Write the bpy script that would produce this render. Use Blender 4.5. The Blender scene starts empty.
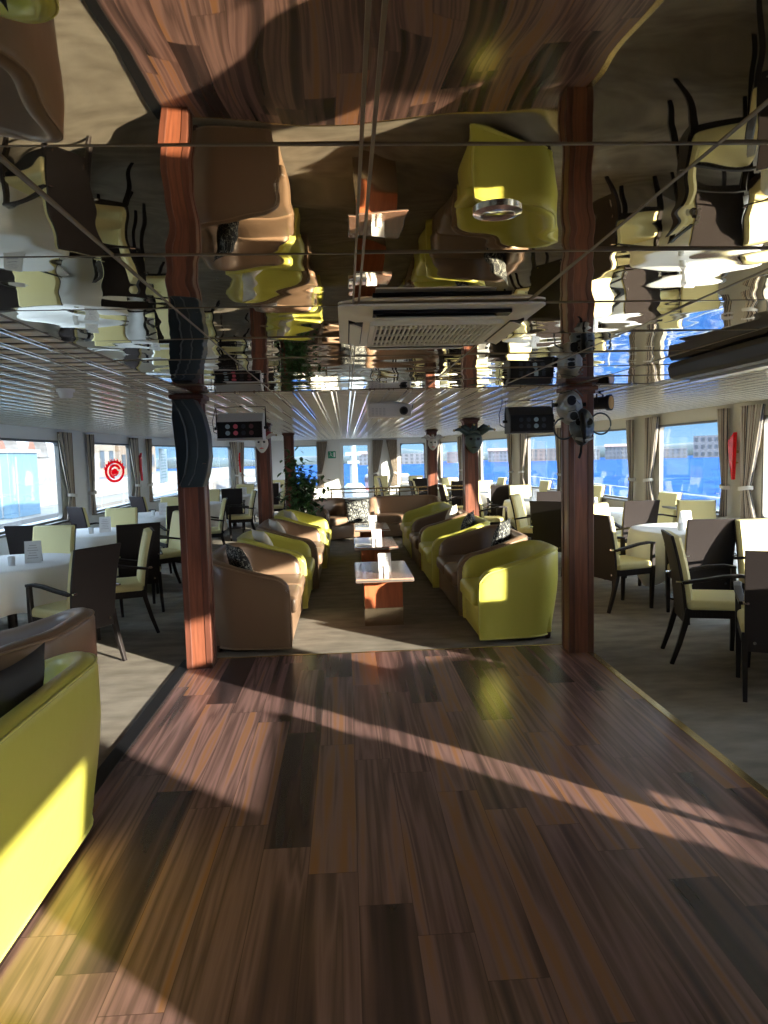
import bpy, bmesh, math, random
from mathutils import Vector, Matrix
random.seed(7)
PI = math.pi
scene = bpy.context.scene
COL = scene.collection

# ------------------------------------------------------------------ materials
MATS = {}
GLOW, UPPER_FILL, EXPO = 2.4, 3.2, 1.75
def mat(name, color=(.5,.5,.5), rough=.5, metal=0.0, spec=.5, coat=0.0, bump=0.0, bscale=30.0, bdist=.002,
        emit=None, estr=0.0, var=0.0, vscale=6.0, stretch=(1,1,1), coatr=.1, sheen=0.0):
    if name in MATS: return MATS[name]
    m = bpy.data.materials.new(name); m.use_nodes = True
    nt = m.node_tree; b = nt.nodes['Principled BSDF']
    b.inputs['Base Color'].default_value = (*color, 1)
    b.inputs['Roughness'].default_value = rough
    b.inputs['Metallic'].default_value = metal
    b.inputs['Specular IOR Level'].default_value = spec if max(color) > .03 or metal else min(spec, .2)
    b.inputs['Coat Weight'].default_value = coat
    b.inputs['Coat Roughness'].default_value = coatr
    b.inputs['Sheen Weight'].default_value = sheen
    if emit:
        b.inputs['Emission Color'].default_value = (*emit, 1); b.inputs['Emission Strength'].default_value = estr
    tc = nt.nodes.new('ShaderNodeTexCoord'); mp = nt.nodes.new('ShaderNodeMapping')
    mp.inputs['Scale'].default_value = stretch
    nt.links.new(tc.outputs['Object'], mp.inputs['Vector'])
    if var > 0:
        n = nt.nodes.new('ShaderNodeTexNoise'); n.inputs['Scale'].default_value = vscale; n.inputs['Detail'].default_value = 5
        nt.links.new(mp.outputs[0], n.inputs['Vector'])
        r = nt.nodes.new('ShaderNodeValToRGB')
        r.color_ramp.elements[0].position = .3; r.color_ramp.elements[1].position = .7
        r.color_ramp.elements[0].color = (*[c*(1-var) for c in color], 1)
        r.color_ramp.elements[1].color = (*[min(1, c*(1+var)) for c in color], 1)
        nt.links.new(n.outputs['Fac'], r.inputs[0]); nt.links.new(r.outputs[0], b.inputs['Base Color'])
    if bump > 0:
        n = nt.nodes.new('ShaderNodeTexNoise'); n.inputs['Scale'].default_value = bscale; n.inputs['Detail'].default_value = 3
        nt.links.new(mp.outputs[0], n.inputs['Vector'])
        bp = nt.nodes.new('ShaderNodeBump'); bp.inputs['Strength'].default_value = bump; bp.inputs['Distance'].default_value = bdist
        nt.links.new(n.outputs['Fac'], bp.inputs['Height']); nt.links.new(bp.outputs[0], b.inputs['Normal'])
    MATS[name] = m
    return m

def N(nt, t, **kw):
    n = nt.nodes.new(t)
    for k, v in kw.items(): setattr(n, k, v)
    return n
def math_node(nt, op, a, b=None):
    n = N(nt, 'ShaderNodeMath', operation=op)
    for i, v in enumerate((a, b)):
        if v is None: continue
        if isinstance(v, (int, float)): n.inputs[i].default_value = v
        else: nt.links.new(v, n.inputs[i])
    return n.outputs[0]

def wood_floor_mat():
    m = bpy.data.materials.new('plank floor'); m.use_nodes = True; nt = m.node_tree; L = nt.links.new
    b = nt.nodes['Principled BSDF']
    geo = N(nt, 'ShaderNodeNewGeometry'); sep = N(nt, 'ShaderNodeSeparateXYZ'); L(geo.outputs['Position'], sep.inputs[0])
    W, LEN = .192, 1.2
    u = math_node(nt, 'DIVIDE', sep.outputs[0], W); iu = math_node(nt, 'FLOOR', u); fu = math_node(nt, 'FRACT', u)
    wn = N(nt, 'ShaderNodeTexWhiteNoise', noise_dimensions='1D'); L(iu, wn.inputs['W'])
    v = math_node(nt, 'ADD', math_node(nt, 'DIVIDE', sep.outputs[1], LEN), math_node(nt, 'ADD', math_node(nt, 'MULTIPLY', iu, .158), math_node(nt, 'MULTIPLY', wn.outputs['Value'], .035)))
    iv = math_node(nt, 'FLOOR', v); fv = math_node(nt, 'FRACT', v)
    cb = N(nt, 'ShaderNodeCombineXYZ'); L(iu, cb.inputs[0]); L(iv, cb.inputs[1])
    w2 = N(nt, 'ShaderNodeTexWhiteNoise', noise_dimensions='2D'); L(cb.outputs[0], w2.inputs['Vector'])
    # broad stripes along the board, offset per board
    cc = N(nt, 'ShaderNodeCombineXYZ')
    L(math_node(nt, 'ADD', math_node(nt, 'MULTIPLY', sep.outputs[0], 14.0), math_node(nt, 'MULTIPLY', w2.outputs['Value'], 60)), cc.inputs[0])
    L(math_node(nt, 'MULTIPLY', sep.outputs[1], .55), cc.inputs[1])
    L(math_node(nt, 'MULTIPLY', w2.outputs['Value'], 33), cc.inputs[2])
    n1 = N(nt, 'ShaderNodeTexNoise'); n1.inputs['Scale'].default_value = 1.0; n1.inputs['Detail'].default_value = 1.6; n1.inputs['Roughness'].default_value=.55; n1.inputs['Distortion'].default_value=.25
    L(cc.outputs[0], n1.inputs['Vector'])
    cd = N(nt, 'ShaderNodeCombineXYZ')
    L(math_node(nt, 'ADD', math_node(nt, 'MULTIPLY', sep.outputs[0], 120.0), math_node(nt, 'MULTIPLY', w2.outputs['Value'], 90)), cd.inputs[0])
    L(math_node(nt, 'MULTIPLY', sep.outputs[1], 3.5), cd.inputs[1])
    n2 = N(nt, 'ShaderNodeTexNoise'); n2.inputs['Scale'].default_value = 1.0; n2.inputs['Detail'].default_value = 4
    L(cd.outputs[0], n2.inputs['Vector'])
    k = math_node(nt, 'ADD', math_node(nt, 'MULTIPLY', n1.outputs['Fac'], .95), math_node(nt, 'MULTIPLY', w2.outputs['Value'], .52))
    k = math_node(nt, 'ADD', k, math_node(nt, 'MULTIPLY', n2.outputs['Fac'], .07))
    k = math_node(nt, 'SUBTRACT', k, .26)
    r = N(nt, 'ShaderNodeValToRGB'); L(k, r.inputs[0]); cr = r.color_ramp
    cols = [(0.16,(.032,.022,.023)),(.30,(.064,.040,.040)),(.42,(.135,.078,.072)),(.50,(.235,.135,.125)),(.58,(.115,.068,.062)),(.66,(.25,.145,.132)),(.74,(.27,.13,.065)),(.84,(.235,.135,.122)),(.97,(.075,.042,.038))]
    cr.elements[0].position, cr.elements[0].color = cols[0][0], (*cols[0][1],1)
    cr.elements[1].position, cr.elements[1].color = cols[-1][0], (*cols[-1][1],1)
    for p, c in cols[1:-1]:
        e = cr.elements.new(p); e.color = (*c, 1)
    # joints between the boards
    ju = math_node(nt, 'LESS_THAN', math_node(nt, 'MINIMUM', fu, math_node(nt, 'SUBTRACT', 1.0, fu)), .008)
    jv = math_node(nt, 'LESS_THAN', math_node(nt, 'MINIMUM', fv, math_node(nt, 'SUBTRACT', 1.0, fv)), .0014)
    j = math_node(nt, 'MAXIMUM', ju, jv)
    mx = N(nt, 'ShaderNodeMix', data_type='RGBA'); L(math_node(nt, 'MULTIPLY', j, .6), mx.inputs[0]); L(r.outputs[0], mx.inputs[6]); mx.inputs[7].default_value = (.05,.03,.025,1)
    L(mx.outputs[2], b.inputs['Base Color'])
    b.inputs['Roughness'].default_value = .27
    b.inputs['Specular IOR Level'].default_value = .55
    n3 = N(nt, 'ShaderNodeTexNoise'); n3.inputs['Scale'].default_value = 60; L(geo.outputs['Position'], n3.inputs['Vector'])
    bp = N(nt, 'ShaderNodeBump'); bp.inputs['Strength'].default_value = .12; bp.inputs['Distance'].default_value = .001
    L(n3.outputs['Fac'], bp.inputs['Height']); L(bp.outputs[0], b.inputs['Normal'])
    return m

def carpet_mat():
    m = bpy.data.materials.new('carpet'); m.use_nodes = True; nt = m.node_tree; L = nt.links.new
    b = nt.nodes['Principled BSDF']; geo = N(nt, 'ShaderNodeNewGeometry')
    n1 = N(nt, 'ShaderNodeTexNoise'); n1.inputs['Scale'].default_value = 2.6; n1.inputs['Detail'].default_value = 3
    mp = N(nt, 'ShaderNodeMapping'); mp.inputs['Scale'].default_value = (1.4, 3.0, 1); L(geo.outputs['Position'], mp.inputs['Vector'])
    L(mp.outputs[0], n1.inputs['Vector'])
    n2 = N(nt, 'ShaderNodeTexNoise'); n2.inputs['Scale'].default_value = 220; n2.inputs['Detail'].default_value = 2; L(geo.outputs['Position'], n2.inputs['Vector'])
    s = math_node(nt, 'ADD', math_node(nt, 'MULTIPLY', n1.outputs['Fac'], .6), math_node(nt, 'MULTIPLY', n2.outputs['Fac'], .4))
    r = N(nt, 'ShaderNodeValToRGB'); L(s, r.inputs[0])
    r.color_ramp.elements[0].position = .35; r.color_ramp.elements[0].color = (.175,.152,.125,1)
    r.color_ramp.elements[1].position = .66; r.color_ramp.elements[1].color = (.315,.28,.235,1)
    L(r.outputs[0], b.inputs['Base Color']); b.inputs['Roughness'].default_value = .95; b.inputs['Specular IOR Level'].default_value = .15
    bp = N(nt, 'ShaderNodeBump'); bp.inputs['Strength'].default_value = .5; bp.inputs['Distance'].default_value = .004
    L(n2.outputs['Fac'], bp.inputs['Height']); L(bp.outputs[0], b.inputs['Normal'])
    return m

def mirror_mat():
    m = bpy.data.materials.new('bronze mirror'); m.use_nodes = True; nt = m.node_tree; L = nt.links.new
    b = nt.nodes['Principled BSDF']; b.inputs['Metallic'].default_value = 1; b.inputs['Roughness'].default_value = .015
    b.inputs['Base Color'].default_value = (.80,.70,.52,1)
    geo = N(nt, 'ShaderNodeNewGeometry')
    mp = N(nt, 'ShaderNodeMapping'); mp.inputs['Scale'].default_value = (1, 1, 1); L(geo.outputs['Position'], mp.inputs['Vector'])
    n = N(nt, 'ShaderNodeTexNoise'); n.inputs['Scale'].default_value = 3.2; n.inputs['Detail'].default_value = 1.0; n.inputs['Roughness'].default_value=.35
    L(mp.outputs[0], n.inputs['Vector'])
    bp = N(nt, 'ShaderNodeBump'); bp.inputs['Strength'].default_value = 1; bp.inputs['Distance'].default_value = .0052
    L(n.outputs['Fac'], bp.inputs['Height']); L(bp.outputs[0], b.inputs['Normal'])
    return m

def glass_mat():
    m = bpy.data.materials.new('window glass'); m.use_nodes = True; nt = m.node_tree; L = nt.links.new
    nt.nodes.remove(nt.nodes['Principled BSDF']); out = nt.nodes['Material Output']
    tr = N(nt, 'ShaderNodeBsdfTransparent'); tr.inputs[0].default_value = (.95,.97,.97,1)
    gl = N(nt, 'ShaderNodeBsdfGlossy'); gl.inputs['Roughness'].default_value = .0
    lw = N(nt, 'ShaderNodeLayerWeight'); lw.inputs['Blend'].default_value = .5
    fr = math_node(nt, 'ADD', math_node(nt, 'MULTIPLY', math_node(nt, 'POWER', lw.outputs['Facing'], 5.0), .6), .035)
    mx = N(nt, 'ShaderNodeMixShader'); L(fr, mx.inputs[0]); L(tr.outputs[0], mx.inputs[1]); L(gl.outputs[0], mx.inputs[2])
    L(mx.outputs[0], out.inputs[0]); return m

def speckle_mat():   # black cushion with pale squiggles
    m = bpy.data.materials.new('patterned cushion cloth'); m.use_nodes = True; nt = m.node_tree; L = nt.links.new
    b = nt.nodes['Principled BSDF']; tc = N(nt, 'ShaderNodeTexCoord')
    n = N(nt, 'ShaderNodeTexNoise'); n.inputs['Scale'].default_value = 24; n.inputs['Detail'].default_value = 1; n.inputs['Distortion'].default_value = 1.2
    L(tc.outputs['Object'], n.inputs['Vector'])
    r = N(nt, 'ShaderNodeValToRGB'); L(n.outputs['Fac'], r.inputs[0]); r.color_ramp.interpolation = 'CONSTANT'
    r.color_ramp.elements[0].position = 0; r.color_ramp.elements[0].color = (.015,.016,.018,1)
    r.color_ramp.elements[1].position = .52; r.color_ramp.elements[1].color = (.45,.45,.40,1)
    e = r.color_ramp.elements.new(.575); e.color = (.015,.016,.018,1)
    L(r.outputs[0], b.inputs['Base Color']); b.inputs['Roughness'].default_value = .7
    return m

def curtain_mat():
    m = bpy.data.materials.new('striped curtain cloth'); m.use_nodes = True; nt = m.node_tree; L = nt.links.new
    b = nt.nodes['Principled BSDF']; uv = N(nt, 'ShaderNodeUVMap'); sep = N(nt, 'ShaderNodeSeparateXYZ'); L(uv.outputs[0], sep.inputs[0])
    f = math_node(nt, 'FRACT', math_node(nt, 'MULTIPLY', sep.outputs[0], 11))
    r = N(nt, 'ShaderNodeValToRGB'); L(f, r.inputs[0]); r.color_ramp.interpolation = 'CONSTANT'
    cols = [(0,(.50,.42,.32)),(.26,(.16,.10,.07)),(.40,(.58,.50,.40)),(.60,(.26,.19,.14)),(.70,(.50,.42,.32)),(.84,(.05,.045,.045))]
    r.color_ramp.elements[0].color = (*cols[0][1],1); r.color_ramp.elements[1].position = cols[-1][0]; r.color_ramp.elements[1].color = (*cols[-1][1],1)
    for p, c in cols[1:-1]:
        e = r.color_ramp.elements.new(p); e.color = (*c,1)
    L(r.outputs[0], b.inputs['Base Color']); b.inputs['Roughness'].default_value = .85
    b.inputs['Subsurface Weight'].default_value = 0
    return m

def sea_mat():
    m = bpy.data.materials.new('sea water'); m.use_nodes = True; nt = m.node_tree; L = nt.links.new
    b = nt.nodes['Principled BSDF']; geo = N(nt, 'ShaderNodeNewGeometry')
    mp = N(nt, 'ShaderNodeMapping'); mp.inputs['Scale'].default_value = (.55, .55, 1); mp.inputs['Rotation'].default_value=(0,0,.6); L(geo.outputs['Position'], mp.inputs['Vector'])
    n = N(nt, 'ShaderNodeTexNoise'); n.inputs['Scale'].default_value = 1.0; n.inputs['Detail'].default_value = 8; n.inputs['Roughness'].default_value = .65
    L(mp.outputs[0], n.inputs['Vector'])
    r = N(nt, 'ShaderNodeValToRGB'); L(n.outputs['Fac'], r.inputs[0])
    r.color_ramp.elements[0].position=.35; r.color_ramp.elements[0].color=(.0022,.020,.085,1)
    r.color_ramp.elements[1].position=.68; r.color_ramp.elements[1].color=(.016,.062,.165,1)
    L(r.outputs[0], b.inputs['Base Color']); b.inputs['Roughness'].default_value = .9; b.inputs['Specular IOR Level'].default_value = .03
    bp = N(nt, 'ShaderNodeBump'); bp.inputs['Strength'].default_value = .8; bp.inputs['Distance'].default_value = .25
    L(n.outputs['Fac'], bp.inputs['Height']); L(bp.outputs[0], b.inputs['Normal'])
    return m

def translucent(name, c):
    m = bpy.data.materials.new(name); m.use_nodes = True; nt = m.node_tree; L = nt.links.new
    nt.nodes.remove(nt.nodes['Principled BSDF']); out = nt.nodes['Material Output']
    a = N(nt, 'ShaderNodeBsdfTranslucent'); a.inputs[0].default_value = (*c,1); b = N(nt, 'ShaderNodeBsdfDiffuse'); b.inputs[0].default_value = (*c,1)
    mx = N(nt, 'ShaderNodeMixShader'); mx.inputs[0].default_value = .4; L(a.outputs[0], mx.inputs[1]); L(b.outputs[0], mx.inputs[2]); L(mx.outputs[0], out.inputs[0]); return m
M_WOODF = wood_floor_mat(); M_CARPET = carpet_mat(); M_MIRROR = mirror_mat(); M_GLASS = glass_mat()
M_SPECK = speckle_mat(); M_CURT = curtain_mat(); M_SEA = sea_mat()
M_PILLAR = mat('mahogany', (.19,.060,.032), .38, var=.35, vscale=5, stretch=(9,9,.6), coat=.3)
M_PILLARD = mat('dark mahogany edge', (.11,.036,.022), .4, var=.3, vscale=5, stretch=(9,9,.6))
M_YEL = mat('lime yellow leather', (.60,.56,.10), .36, coat=.15, bump=.25, bscale=14, bdist=.006, coatr=.25)
M_BRN = mat('tan brown leather', (.215,.135,.085), .36, coat=.15, bump=.25, bscale=14, bdist=.006, coatr=.25)
M_YPIPE = mat('lime piping', (.68,.65,.16), .4)
M_BPIPE = mat('tan piping', (.30,.20,.13), .4)
M_FOOT = mat('dark foot', (.06,.03,.02), .5)
M_DARKW = mat('dark stained wood', (.022,.017,.017), .42, var=.3, vscale=8, stretch=(10,10,1))
M_BACKP = mat('dark woven back panel', (.030,.024,.024), .5, spec=.3, bump=.3, bscale=160)
M_CREAM = mat('pale yellow upholstery', (.70,.62,.31), .55, bump=.15, bscale=12, bdist=.004)
M_CHROME = mat('chrome', (.8,.8,.8), .15, metal=1)
M_CLOTH = mat('white tablecloth linen', (.80,.80,.80), .85, bump=.15, bscale=9, bdist=.01)
M_PAPER = mat('white card', (.82,.82,.82), .6)
M_INK = mat('grey print', (.45,.40,.42), .7)
M_CANDLE = mat('frosted glass', (.75,.76,.76), .35)
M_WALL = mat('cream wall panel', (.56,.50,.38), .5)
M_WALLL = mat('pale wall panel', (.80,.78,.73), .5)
M_FRAME = mat('window frame', (.16,.15,.13), .45)
M_ALU = mat('aluminium', (.62,.60,.56), .32, metal=1)
M_ALUB = mat('polished aluminium', (.92,.90,.86), .12, metal=1)
M_SEAM = mat('bronze joint', (.17,.13,.08), .4)
M_BRASS = mat('brass', (.66,.53,.28), .22, metal=1)
M_PLAST = mat('off white plastic', (.86,.82,.72), .45)
M_WPLAST = mat('white plastic', (.86,.86,.84), .4)
M_BLACK = mat('black', (.012,.012,.014), .45)
M_DGREY = mat('dark grey', (.05,.05,.055), .5)
M_NAVY = mat('blue black speaker shell', (.022,.040,.055), .45)
M_GRILL = mat('speaker grille', (.012,.020,.028), .6, bump=.4, bscale=400, bdist=.002)
M_SILVER = mat('silver grey shell', (.62,.63,.63), .4)
M_SLAT = mat('beige painted slat', (.84,.80,.68), .4)
M_LATB = mat('ceiling void', (.13,.12,.105), .8)
M_TWOOD = mat('cherry wood veneer', (.42,.12,.05), .3, var=.2, vscale=4, stretch=(8,8,1), coat=.3)
M_TTOP = mat('polished coffee table top', (.40,.22,.16), .12, var=.15, vscale=3, stretch=(8,1,1), coat=1)
M_MIRB = mat('brushed metal plinth', (.55,.47,.36), .16, metal=1)
M_RED = mat('red glass', (.75,.01,.015), .25, coat=.5)
M_CREAMS = mat('light brown cushion cloth', (.70,.66,.60), .8)
M_DCUSH = mat('dark grey cushion cloth', (.045,.045,.05), .8, bump=.3, bscale=60)

# ------------------------------------------------------------------ mesh helpers
def add_box(bm, c, s, rot=None, bev=0.0, seg=2):
    g = bmesh.ops.create_cube(bm, size=1.0)
    vs = g['verts']
    bmesh.ops.scale(bm, vec=Vector(s), verts=vs)
    if bev > 0:
        es = list({e for v in vs for e in v.link_edges})
        r = bmesh.ops.bevel(bm, geom=es, offset=bev, segments=seg, affect='EDGES', profile=.5)
        vs = [v for v in bm.verts if v.is_valid and v in set(r['verts']) or v in set(vs) and v.is_valid]
        vs = list({v for f in r['faces'] for v in f.verts} | {v for v in vs if v.is_valid})
    if rot is not None:
        bmesh.ops.rotate(bm, cent=(0,0,0), matrix=rot if isinstance(rot, Matrix) else Matrix.Rotation(rot, 3, 'Z'), verts=vs)
    bmesh.ops.translate(bm, vec=Vector(c), verts=vs)
    return vs
def ring_sweep(bm, rings, closed_ring=True, caps=True, closed_path=False):
    rv = [[bm.verts.new(p) for p in r] for r in rings]
    n = len(rings[0]); m = len(rings)
    for i in range(m if closed_path else m-1):
        a, b = rv[i], rv[(i+1) % m]
        for j in range(n if closed_ring else n-1):
            k = (j+1) % n
            try: bm.faces.new((a[j], a[k], b[k], b[j]))
            except ValueError: pass
    if caps and closed_ring and not closed_path:
        bm.faces.new(list(reversed(rv[0]))); bm.faces.new(rv[-1])
    return rv
def add_tube(bm, pts, r, n=8, caps=True, closed=False):
    pts = [Vector(p) for p in pts]; rings = []; m = len(pts)
    for i, p in enumerate(pts):
        if closed: t = pts[(i+1) % m]-pts[i-1]
        else: t = pts[min(i+1, m-1)]-pts[max(i-1, 0)]
        t.normalize()
        up = Vector((0,0,1)) if abs(t.z) < .95 else Vector((1,0,0))
        a = t.cross(up).normalized(); b = a.cross(t)
        rr = r[i] if isinstance(r, (list, tuple)) else r
        rings.append([p + a*math.cos(2*PI*k/n)*rr + b*math.sin(2*PI*k/n)*rr for k in range(n)])
    ring_sweep(bm, rings, caps=caps, closed_path=closed)
def add_bar(bm, pts, w, h):   # rectangular section swept along points; w, h lists or numbers
    pts = [Vector(p) for p in pts]; rings = []; m = len(pts)
    for i, p in enumerate(pts):
        t = (pts[min(i+1, m-1)]-pts[max(i-1, 0)]).normalized()
        up = Vector((0,0,1)) if abs(t.z) < .8 else Vector((0,1,0))
        a = t.cross(up).normalized(); b = a.cross(t)
        ww = w[i] if isinstance(w, (list,tuple)) else w; hh = h[i] if isinstance(h, (list,tuple)) else h
        rings.append([p+a*ww/2+b*hh/2, p-a*ww/2+b*hh/2, p-a*ww/2-b*hh/2, p+a*ww/2-b*hh/2])
    ring_sweep(bm, rings)
def add_lathe(bm, prof, n=24, c=(0,0,0)):
    rings = [[Vector((c[0]+r*math.cos(2*PI*k/n), c[1]+r*math.sin(2*PI*k/n), c[2]+z)) for k in range(n)] for r, z in prof]
    ring_sweep(bm, rings)
def add_prism(bm, poly, y0, y1):    # polygon in x,z extruded along y
    ring_sweep(bm, [[Vector((x, y0, z)) for x, z in poly], [Vector((x, y1, z)) for x, z in poly]])
def obj(name, bm, m, parent=None, smooth=None, loc=None, kind=None, bevel=0, label=None, solid=0):
    bmesh.ops.recalc_face_normals(bm, faces=bm.faces)
    me = bpy.data.meshes.new(name); bm.to_mesh(me); bm.free()
    if m: me.materials.append(m)
    if smooth is not None:
        me.polygons.foreach_set('use_smooth', [True]*len(me.polygons))
        if smooth < 170: me.set_sharp_from_angle(angle=math.radians(smooth))
    o = bpy.data.objects.new(name, me); COL.objects.link(o)
    if parent: o.parent = parent
    if loc: o.location = loc
    if kind: o['kind'] = kind
    if label: o['label'] = label
    if solid:
        md = o.modifiers.new('Solidify', 'SOLIDIFY'); md.thickness = solid; md.offset = 0
    if bevel:
        md = o.modifiers.new('Bevel', 'BEVEL'); md.width = bevel; md.segments = 2; md.limit_method = 'ANGLE'
    return o
def B(): return bmesh.new()
def thing(name, label, cat, loc=(0,0,0), rz=0, group=None):
    o = bpy.data.objects.new(name, None); COL.objects.link(o); o.empty_display_size = .1
    o.location = loc; o.rotation_euler = (0,0,rz); o['label'] = label; o['category'] = cat
    if group: o['group'] = group
    return o
def tag(o, label, cat, group=None):
    o['label'] = label; o['category'] = cat
    if group: o['group'] = group
    return o
CH = {}
def copy_tree(o, parent=None):
    c = o.copy(); COL.objects.link(c)
    if parent: c.parent = parent
    for ch in list(o.children): copy_tree(ch, c)
    return c
def inst(proto, used, loc, rz, label, group=None):
    """first call moves the prototype, later calls copy it"""
    if proto.name not in used:
        used.add(proto.name); o = proto
    else: o = copy_tree(proto)
    o.location = loc; o.rotation_euler = (0,0,rz); o['label'] = label
    if group: o['group'] = group
    return o
USED = set()
def facing(fx, fy): return math.atan2(fy, fx) + PI/2     # local -Y turned to (fx, fy)
ORD = ['nearest','second','third','fourth','fifth','sixth','seventh','eighth','ninth','tenth']

# ------------------------------------------------------------------ camera
F = Vector((0.0526037, 0.99520512, -0.08245985)); R = Vector((0.99815532, -0.05490635, -0.02590853)); U = Vector((0.03031188, 0.08094486, 0.99625756))
cam = bpy.data.cameras.new('camera'); co = bpy.data.objects.new('camera', cam); COL.objects.link(co)
co.matrix_world = Matrix(((R.x,U.x,-F.x,0),(R.y,U.y,-F.y,0),(R.z,U.z,-F.z,1.61),(0,0,0,1)))
cam.sensor_fit = 'HORIZONTAL'; cam.sensor_width = 36; cam.lens = 36*700/768; cam.clip_start = .05; cam.clip_end = 3000
scene.camera = co

# ------------------------------------------------------------------ setting: shell
CZ = 2.10
RW = [(4.65,-7),(4.65,10.7),(4.5,13.5),(4.12,16.3),(3.45,19.3),(2.75,22.0)]
LW = [(-4.2,-7),(-4.2,14.3),(-3.8,17.4),(-3.08,20.1),(-2.6,22.0)]
def wx(W, y):
    for (x0,y0),(x1,y1) in zip(W, W[1:]):
        if y0 <= y <= y1: return x0+(x1-x0)*(y-y0)/(y1-y0)
    return W[-1][0]
# floors
bm = B(); vs = [bm.verts.new((x,y,0)) for x,y in LW+RW[::-1]]; bm.faces.new(vs)
r = bmesh.ops.extrude_face_region(bm, geom=bm.faces[:]); bmesh.ops.translate(bm, vec=(0,0,-.12), verts=[v for v in r['geom'] if isinstance(v, bmesh.types.BMVert)])
obj('floor', bm, M_CARPET, kind='structure')
bm = B(); add_box(bm, (.30,-.72,.002), (3.14,12.60,.008)); obj('floor', bm, M_WOODF, kind='structure')
bm = B(); add_box(bm, (-1.30,-.72,.004), (.085,12.60,.012)); obj('trim_1', bm, M_BLACK, kind='structure', bevel=.003)
bm = B(); add_box(bm, (1.885,-.72,.004), (.05,12.60,.014)); obj('trim_2', bm, M_BRASS, kind='structure', bevel=.003)
bm = B(); add_box(bm, (.29,5.585,.004), (3.1,.02,.012)); obj('trim_3', bm, M_BRASS, kind='structure', bevel=.003)

WIN_R = [(-4.25,-2.5),(-1.75,.08),(.98,2.60),(3.62,5.3),(5.95,7.6),(8.36,10.2),(11.1,12.95),(14.2,15.9),(16.8,18.6),(19.9,21.4)]
WIN_L = [(-5.6,-3.8),(-2.7,-.9),(.2,2.0),(3.1,4.9),(6.0,7.8),(8.5,10.58),(11.75,13.95),(14.9,17.0),(18.2,19.7),(20.4,21.6)]
ZS, ZT = .76, 1.93
wn = [0]
def make_wall(name, W, wins, side, m):
    bm = B(); T = .05; s = 1 if side == 'right' else -1
    # piers, parapet and header built as short boxes that follow the polyline
    ys = sorted(set([p[1] for p in W] + [v for w in wins for v in w]))
    for y0, y1 in zip(ys, ys[1:]):
        x0, x1 = wx(W, y0), wx(W, y1); mid = (y0+y1)/2
        iswin = any(a-1e-6 <= y0 and y1 <= b+1e-6 for a, b in wins)
        for z0, z1 in (((0,ZS),(ZT,CZ+.1)) if iswin else ((0,CZ+.1),)):
            ring_sweep(bm, [[Vector((x0,y0,z0)),Vector((x0+s*T,y0,z0)),Vector((x0+s*T,y0,z1)),Vector((x0,y0,z1))],
                            [Vector((x1,y1,z0)),Vector((x1+s*T,y1,z0)),Vector((x1+s*T,y1,z1)),Vector((x1,y1,z1))]])
    obj(name, bm, m, kind='structure')
    for a, b in wins:
        make_window(Vector((wx(W,a),a,0)), Vector((wx(W,b),b,0)), s)
def rrect(w, h, r, n=5):
    pts = []
    for cx, cz, a0 in ((w/2-r,h/2-r,0),(-w/2+r,h/2-r,PI/2),(-w/2+r,-h/2+r,PI),(w/2-r,-h/2+r,1.5*PI)):
        for k in range(n+1):
            a = a0+PI/2*k/n; pts.append((cx+r*math.cos(a), cz+r*math.sin(a)))
    return pts
def make_window(p, q, s, zs=ZS, zt=ZT):
    wn[0] += 1
    mid = (p+q)/2; d = q-p; w = d.length; h = zt-zs
    root = bpy.data.objects.new('window_%d' % wn[0], None); COL.objects.link(root); root['kind'] = 'structure'
    root.location = (mid.x, mid.y, zs); root.rotation_euler = (0,0,math.atan2(d.y, d.x))
    off = -s*.025     # local +Y is to the left of the direction of travel
    bm = B(); outer = [(x,z+h/2) for x,z in rrect(w, h, .02)]; inner = [(x,z+h/2) for x,z in rrect(w-.06, h-.06, .07)]
    y0, y1 = off-.03, off+.03
    n = len(outer); V = lambda P, y: [bm.verts.new((x,y,z)) for x,z in P]
    o0,o1,i0,i1 = V(outer,y0),V(outer,y1),V(inner,y0),V(inner,y1)
    for j in range(n):
        k=(j+1)%n
        for a,b_,c,d_ in ((o0[j],o0[k],i0[k],i0[j]),(o1[j],i1[j],i1[k],o1[k]),(o0[j],o1[j],o1[k],o0[k]),(i0[j],i0[k],i1[k],i1[j])): bm.faces.new((a,b_,c,d_))
    obj('frame', bm, M_FRAME, root)
    bm = B(); add_box(bm, (0,off,h/2), (w-.05,.008,h-.05)); obj('pane', bm, M_GLASS, root)
    if zs > .3:
        bm = B(); add_box(bm, (0, s*.03, -.015), (w+.02,.11,.03), bev=.006); obj('sill', bm, M_FRAME, root)
    return root
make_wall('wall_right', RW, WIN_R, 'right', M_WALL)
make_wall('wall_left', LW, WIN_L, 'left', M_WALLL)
# back wall with two windows and a glazed door
bm = B(); T = .12; Y = 22.0
xs = [(-2.72,-1.70,None),(-1.70,-.82,(ZS-.1,ZT)),(-.82,-.16,None),(-.16,.79,(-1,2.0)),(.79,1.72,None),(1.72,2.50,(ZS-.1,ZT)),(2.50,2.87,None)]
for x0,x1,op in xs:
    if op is None: add_box(bm, ((x0+x1)/2,Y+T/2,1.1), (x1-x0,T,2.2))
    else:
        if op[0] > 0: add_box(bm, ((x0+x1)/2,Y+T/2,op[0]/2), (x1-x0,T,op[0]))
        add_box(bm, ((x0+x1)/2,Y+T/2,(op[1]+2.2)/2), (x1-x0,T,2.2-op[1]))
obj('wall_back', bm, M_WALLL, kind='structure')
make_window(Vector((-.82,Y,0)), Vector((-1.70,Y,0)), 1, ZS-.1, ZT)
make_window(Vector((2.50,Y,0)), Vector((1.72,Y,0)), 1, ZS-.1, ZT)
door = bpy.data.objects.new('door_1', None); COL.objects.link(door); door['kind']='structure'; door.location=(.315,Y+.05,0)
bm = B()
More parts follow.
